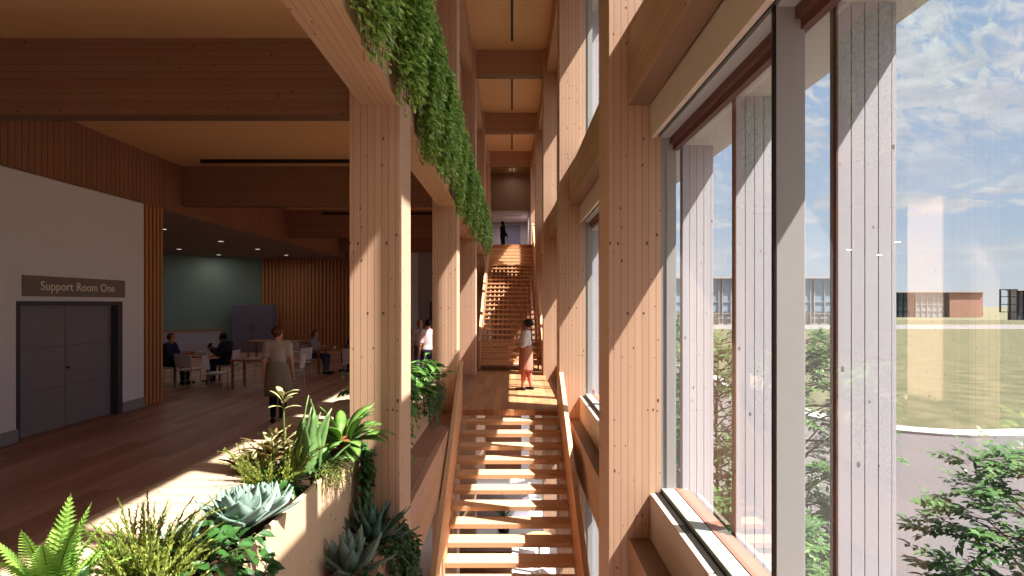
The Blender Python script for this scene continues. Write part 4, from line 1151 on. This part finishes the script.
def person(label, loc, rz, skin, J, clothes, hair, hcol, h=.012, scale=1.0, female=True, group=None):
    """J: joints in own frame, facing +Y. clothes: list of (name, material, kind, params)."""
    o = tag(empty('person', loc, rz), label, 'person', group); o.scale = (scale,) * 3
    V_ = lambda k: np.array(J[k], float)
    hd, nk, ch, wa, pe = V_('head'), V_('neck'), V_('chest'), V_('waist'), V_('pelvis')
    yaw = J.get('yaw', 0.0); cy, sy = math.cos(yaw), math.sin(yaw)
    rotm = np.array([[cy, -sy, 0], [sy, cy, 0], [0, 0, 1.0]])
    hl = lambda x, y, z: hd + rotm @ np.array([x, y, z])
    def torso(P):
        sw_ = .155 if female else .185
        d_ = ell(P, ch + (0, .0, .02), (.150 if female else .175, .105, .20))
        d_ = su(d_, rc(P, V_('shL'), V_('shR'), .062, .062), .07)
        d_ = su(d_, ell(P, wa, (.122 if female else .150, .092, .16)), .07)
        d_ = su(d_, ell(P, pe, (.165 if female else .16, .12, .125)), .07)
        if female:
            for s in (-1, 1): d_ = su(d_, ell(P, ch + (s * .07, .085, .01), (.06, .05, .06)), .04)
        return d_
    def arm(P, s, r=0.0):
        S_, E_, W_ = V_('sh' + s), V_('el' + s), V_('wr' + s)
        return su(rc(P, S_, E_, .052, .040), rc(P, E_, W_, .040, .027), .03)
    def hand(P, s):
        W_, E_ = V_('wr' + s), V_('el' + s); d_ = (W_ - E_) / np.linalg.norm(W_ - E_)
        side = np.cross(d_, np.array([1.0 if s == 'R' else -1.0, 0, 0])); 
        if np.linalg.norm(side) < .3: side = np.cross(d_, np.array([0, 0, 1.0]))
        side /= np.linalg.norm(side); nn = np.cross(side, d_)
        out = rc(P, W_, W_ + d_ * .075, .026, .032)
        for k, (off, l) in enumerate(((-.027, .066), (-.009, .078), (.009, .074), (.026, .058))):
            a = W_ + d_ * .075 + side * off; m_ = a + d_ * l * .55 + nn * .010; e = m_ + d_ * l * .4 + nn * .024
            out = su(out, np.minimum(rc(P, a, m_, .0095, .009), rc(P, m_, e, .009, .0075)), .008)
        a = W_ + d_ * .02 - side * .026; m_ = a - side * .030 + d_ * .035
        out = su(out, np.minimum(rc(P, a, m_, .012, .011), rc(P, m_, m_ + d_ * .032 + nn * .01, .011, .008)), .012)
        return out
    def leg(P, s):
        H_, K_, A_, T_ = V_('hip' + s), V_('kn' + s), V_('an' + s), V_('to' + s)
        d_ = su(rc(P, H_, K_, .088, .056), rc(P, K_, A_, .054, .036), .04)
        calf = K_ * .68 + A_ * .32
        back = np.array([0, -.02, 0])
        d_ = su(d_, ell(P, calf + back, (.052, .055, .11)), .04)
        d_ = su(d_, rc(P, A_ + (0, -.03, -.045), T_, .034, .026), .03)
        return d_
    def head(P):
        q = hd
        d_ = ell((P - q) @ rotm, (0, .0, .02), (.074, .094, .105))
        d_ = su(d_, ell((P - q) @ rotm, (0, .025, -.055), (.056, .066, .065)), .03)
        d_ = su(d_, rc(P, hl(0, .088, .02), hl(0, .110, -.018), .009, .014), .012)
        d_ = su(d_, rc(P, hl(-.02, .082, -.062), hl(.02, .082, -.062), .009, .009), .008)
        for s in (-1, 1):
            d_ = su(d_, ell((P - q) @ rotm, (s * .074, -.008, -.01), (.010, .018, .030)), .008)
            d_ = np.maximum(d_, -ell((P - q) @ rotm, (s * .031, .096, .008), (.014, .012, .009)))
        d_ = su(d_, rc(P, hd + (0, -.015, -.07), nk, .050, .054), .03)
        return d_
    def legs(P): return np.minimum(leg(P, 'L'), leg(P, 'R'))
    def full(P):
        d_ = su(torso(P), su(legs(P), legs(P), .01), .05)
        d_ = su(d_, head(P), .035)
        for s in 'LR': d_ = su(d_, su(arm(P, s), hand(P, s), .015), .035)
        return d_
    pts = np.array([v for k, v in J.items() if k != 'yaw'], float)
    mn, mx = pts.min(0) - .26, pts.max(0) + .26
    def put(f, name, m, a=None, b=None, hh=None):
        v, F = nets(f, mn if a is None else a, mx if b is None else b, hh or h)
        mb = MB(); mb.v = [tuple(x) for x in v]; mb.f = [tuple(int(i) for i in q) for q in F]
        return mb.build(name, m, o, smooth=True, world=False)
    put(full, 'body', skin)
    for nm, m, kind, prm in clothes:
        if kind == 'top':          # torso and sleeves to a fraction of the arm, down to zlow
            t, zlow, sl = prm
            def f(P, t=t, zlow=zlow, sl=sl):
                d_ = torso(P)
                for s in 'LR':
                    S_, E_, W_ = V_('sh' + s), V_('el' + s), V_('wr' + s)
                    if sl <= .5:
                        e = S_ + (E_ - S_) * sl * 2; a = rc(P, S_, e, .054, .050)
                    else:
                        e = E_ + (W_ - E_) * (sl - .5) * 2; a = su(rc(P, S_, E_, .054, .044), rc(P, E_, e, .044, .034), .03)
                    d_ = su(d_, a, .05)
                d_ = d_ - t
                d_ = np.maximum(d_, zlow - P[:, 2])
                d_ = np.maximum(d_, -(np.linalg.norm(P - (nk + (0, .02, .035)), axis=1) - .068))
                return d_
            put(f, nm, m)
        elif kind == 'legs':       # trousers to fraction of the calf
            t, ztop, fr = prm
            def f(P, t=t, ztop=ztop, fr=fr):
                d_ = ell(P, pe, (.165, .12, .125))
                for s in 'LR':
                    K_, A_ = V_('kn' + s), V_('an' + s)
                    e = K_ + (A_ - K_) * fr; n_ = (A_ - K_) / np.linalg.norm(A_ - K_)
                    d_ = su(d_, np.maximum(leg(P, s), (P - e) @ n_), .05)
                return np.maximum(d_ - t, P[:, 2] - ztop)
            put(f, nm, m)
        elif kind == 'skirt':      # flared cloth tube from ztop to zlow
            ztop, zlow, r0, r1, pleat = prm
            mb = MB(); N = 40; rows = 10; vs = []; fs = []
            for sgn in (0, 1):
                for i in range(rows + 1):
                    t = i / rows; z = ztop + (zlow - ztop) * t
                    rr = r0 + (r1 - r0) * min(1, t * 1.6) ** .7 - sgn * .008
                    c = pe * (1 - t * .5) + (V_('knL') + V_('knR')) * .25 * t
                    for k in range(N):
                        a = 2 * math.pi * k / N; q = rr * (1 + pleat * t * math.sin(a * 7 + .6))
                        vs.append((c[0] + q * math.cos(a), c[1] + q * .86 * math.sin(a), z))
            M_ = (rows + 1) * N
            for i in range(rows):
                for k in range(N):
                    a, b = i * N + k, i * N + (k + 1) % N
                    fs.append((a + N, b + N, b, a)); fs.append((a + M_, b + M_, b + N + M_, a + N + M_))
            for k in range(N):
                a, b = rows * N + k, rows * N + (k + 1) % N; fs.append((a, a + M_, b + M_, b))
                a, b = k, (k + 1) % N; fs.append((b, b + M_, a + M_, a))
            mb.add(vs, fs); mb.build(nm, m, o, smooth=True, world=False)
        elif kind == 'shoes':
            for s in 'LR':
                def f(P, s=s):
                    A_, T_ = V_('an' + s), V_('to' + s)
                    d_ = su(rc(P, A_ + (0, -.035, -.045), T_ + (0, .01, 0), .040, .033), rc(P, A_, A_ + (0, -.02, -.03), .036, .040), .03)
                    return np.maximum(d_, P[:, 2] - A_[2] - .01)
                A_ = V_('an' + s); put(f, nm, m, A_ - .16, A_ + (.16, .30, .1))
    def hairf(P):
        q = (P - hd) @ rotm
        d_ = ell(q, (0, -.014, .03), (.086, .102, .108))
        face = np.maximum(q[:, 2] - .075 + .0 * q[:, 0], -(q[:, 1] - .030))
        d_ = np.maximum(d_, -np.maximum(-(q[:, 1] - .030), q[:, 2] - .078))   # open over the face
        if hair == 'short': d_ = np.maximum(d_, -(q[:, 2] + .045))
        if hair == 'bun':
            d_ = np.maximum(d_, -(q[:, 2] + .075)); d_ = su(d_, ell(q, (0, -.105, .05), (.05, .05, .048)), .02)
        if hair == 'bob': d_ = su(d_, ell(q, (0, -.055, -.05), (.088, .060, .085)), .03)
        if hair == 'long': d_ = su(d_, rc(q, np.array((0, -.06, 0.)), np.array((0, -.085, -.2)), .075, .05), .03)
        if hair == 'puff': d_ = su(np.maximum(d_, -(q[:, 2] + .06)), ell(q, (0, -.10, .055), (.105, .095, .095)), .03)
        return d_
    put(hairf, 'hair', hcol, hd - .33, hd + .26, min(h, .011))
    ey = MB()
    for s in (-1, 1):
        c = hl(s * .031, .083, .008); ey.lathe([(.001, -.010), (.009, -.004), (.009, .004), (.001, .010)], 8, tuple(c))
    ey.build('eyes', M_BLACK, o, smooth=True, world=False)
    return o

def standing(**kw):
    J = dict(head=(0, .01, 1.585), neck=(0, -.01, 1.44), chest=(0, 0, 1.24), waist=(0, 0, 1.06), pelvis=(0, 0, .93),
             shL=(-.165, -.01, 1.375), shR=(.165, -.01, 1.375), elL=(-.215, -.03, 1.10), elR=(.215, -.03, 1.10), wrL=(-.215, .04, .87), wrR=(.215, .04, .87),
             hipL=(-.085, 0, .90), hipR=(.085, 0, .90), knL=(-.09, .02, .49), knR=(.09, .02, .49), anL=(-.09, -.02, .08), anR=(.09, -.02, .08), toL=(-.10, .13, .03), toR=(.10, .13, .03))
    J.update(kw); return J
def sitting(**kw):
    J = dict(head=(0, .06, 1.185), neck=(0, .02, 1.045), chest=(0, 0, .85), waist=(0, -.02, .68), pelvis=(0, -.02, .565),
             shL=(-.175, .01, .98), shR=(.175, .01, .98), elL=(-.22, .12, .75), elR=(.22, .12, .75), wrL=(-.12, .34, .79), wrR=(.12, .34, .79),
             hipL=(-.09, 0, .545), hipR=(.09, 0, .545), knL=(-.11, .42, .52), knR=(.11, .42, .52), anL=(-.11, .40, .08), anR=(.11, .40, .08), toL=(-.12, .55, .03), toR=(.12, .55, .03))
    J.update(kw); return J

C_NAVY = plain('navy_cloth', '#2c3350', .8, .1, .05); C_DARK = plain('charcoal_cloth', '#2a2a36', .8, .1, .05)
C_BEIGE = plain('beige_cloth', '#b39f92', .8, .1, .04); C_KHAKI = plain('khaki_cloth', '#8f8069', .8, .1, .05)
C_WHITE = plain('white_cloth', '#cfc7c8', .8, .1, .03); C_CORAL = plain('coral_cloth', '#b27766', .8, .1, .04)
C_CORAL2 = plain('coral_tights', '#cc7466', .7, .2, .03); C_GREY = plain('grey_cloth', '#8e858c', .8, .1, .04); C_JEAN = plain('blue_jeans', '#4c5672', .8, .1, .05)
C_SHOE = plain('dark_shoes', '#1f1a1a', .5, .3, .03); C_PINK = plain('pale_pink_cloth', '#cdb5b4', .8, .1, .03)
SK1, SK2, SK3 = SKIN('skin_light', '#c58f74'), SKIN('skin_mid', '#9a6448'), SKIN('skin_dark', '#6b4030')
H_AUB = plain('auburn_hair', '#5c2c1e', .6, .3, .1, 60); H_DK = plain('dark_hair', '#1f1412', .6, .3, .1, 60); H_BR = plain('brown_hair', '#6b4a3a', .6, .3, .1, 60)

person('woman with auburn hair walking away in a beige top and khaki skirt', (-4.15, 10.1, 0), R(14), SK1,
       standing(yaw=-.55, elL=(-.215, -.05, 1.10), wrL=(-.225, -.05, .86), elR=(.22, .0, 1.10), wrR=(.235, .10, .88), knL=(-.09, .10, .49), anL=(-.09, .08, .08), toL=(-.10, .23, .03), knR=(.09, -.03, .49), anR=(.09, -.20, .10), toR=(.10, -.06, .03)),
       [('blouse', C_BEIGE, 'top', (.014, 1.0, .30)), ('skirt', C_KHAKI, 'skirt', (1.08, .50, .172, .235, .03)), ('trousers', C_DARK, 'legs', (.008, .85, .95)), ('shoe', C_SHOE, 'shoes', None)], 'bun', H_AUB, .010)
person('woman with dark puffed hair standing on the landing in white blouse and coral skirt', (.345, 13.95, 0), R(78), SK2,
       standing(yaw=.15, shL=(-.165, -.01, 1.375), elL=(-.22, .02, 1.12), wrL=(-.13, .17, 1.03), elR=(.24, -.03, 1.12), wrR=(.13, .13, 1.03), knL=(-.075, .05, .49), anL=(-.06, .07, .08), toL=(-.06, .22, .03), knR=(.085, -.02, .49), anR=(.10, -.11, .08), toR=(.11, .04, .03)),
       [('blouse', C_WHITE, 'top', (.016, .99, .62)), ('skirt', C_CORAL, 'skirt', (1.09, .47, .168, .205, .02)), ('tights', C_CORAL2, 'legs', (.004, .80, 1.0)), ('shoe', C_SHOE, 'shoes', None)], 'puff', H_DK, .010)
person('person in dark clothes with a white bag strap standing in the upper hall', (-.50, 30.6, 4.8), R(-70), SK3,
       standing(yaw=.2, elL=(-.22, .05, 1.12), wrL=(-.12, .22, 1.05), elR=(.22, .02, 1.12), wrR=(.20, .14, .92)),
       [('jacket', C_DARK, 'top', (.022, .92, .92)), ('trousers', C_DARK, 'legs', (.012, 1.0, .95)), ('shoe', C_SHOE, 'shoes', None)], 'short', H_DK, .014, 1.0, False)
person('man in navy sitting at the table beside the batten post', (-9.02, 15.0, 0), R(-88), SK1,
       sitting(), [('jacket', C_NAVY, 'top', (.022, .60, .92)), ('trousers', C_DARK, 'legs', (.014, .70, .95)), ('shoe', C_SHOE, 'shoes', None)], 'short', H_AUB, .013, 1.02, False)
person('man in charcoal sitting across the table reading a tablet', (-7.74, 15.45, 0), R(88), SK2,
       sitting(head=(0, .10, 1.17), wrL=(-.08, .36, .86), wrR=(.08, .36, .86)), [('jacket', C_DARK, 'top', (.022, .60, .92)), ('trousers', C_NAVY, 'legs', (.014, .70, .95)), ('shoe', C_SHOE, 'shoes', None)], 'short', H_DK, .013, 1.02, False)
person('woman with long brown hair sitting by the slatted wall', (-6.0, 17.2, 0), R(-92), SK1,
       sitting(), [('sweater', C_GREY, 'top', (.02, .60, .9)), ('jeans', C_JEAN, 'legs', (.010, .70, .95)), ('shoe', C_SHOE, 'shoes', None)], 'long', H_BR, .013, 1.0)
person('person in black sitting half hidden by the broad column', (-4.98, 18.15, 0), R(150), SK2,
       sitting(), [('jacket', C_DARK, 'top', (.022, .60, .92)), ('trousers', C_DARK, 'legs', (.014, .70, .95)), ('shoe', C_SHOE, 'shoes', None)], 'short', H_DK, .014, 1.0, False)
C_('dark-shadowed chair under the person in black behind the column', (-4.98, 18.15, 0), R(150))
person('person in a pale pink top standing behind the philodendrons', (-2.12, 14.4, 0), R(25), SK1,
       standing(yaw=.3), [('shirt', C_PINK, 'top', (.016, .95, .4)), ('trousers', C_DARK, 'legs', (.012, 1.0, .95)), ('shoe', C_SHOE, 'shoes', None)], 'short', H_DK, .014, 1.0, False)
person('person in a grey top standing farther back behind the philodendrons', (-2.62, 16.2, 0), R(200), SK2,
       standing(), [('shirt', C_GREY, 'top', (.016, .95, .4)), ('trousers', C_NAVY, 'legs', (.012, 1.0, .95)), ('shoe', C_SHOE, 'shoes', None)], 'short', H_BR, .014, .96)
tb = MB().box(-.09, .09, -.006, .006, -.07, .07)
t_ = tag(tb.build('tablet', M_BLACK, origin=(0, 0, 0), bevel=.003), 'dark tablet in the hands of the man in charcoal', 'tablet'); t_.location = (-8.20, 15.47, .98); t_.rotation_euler = (R(25), 0, R(90))
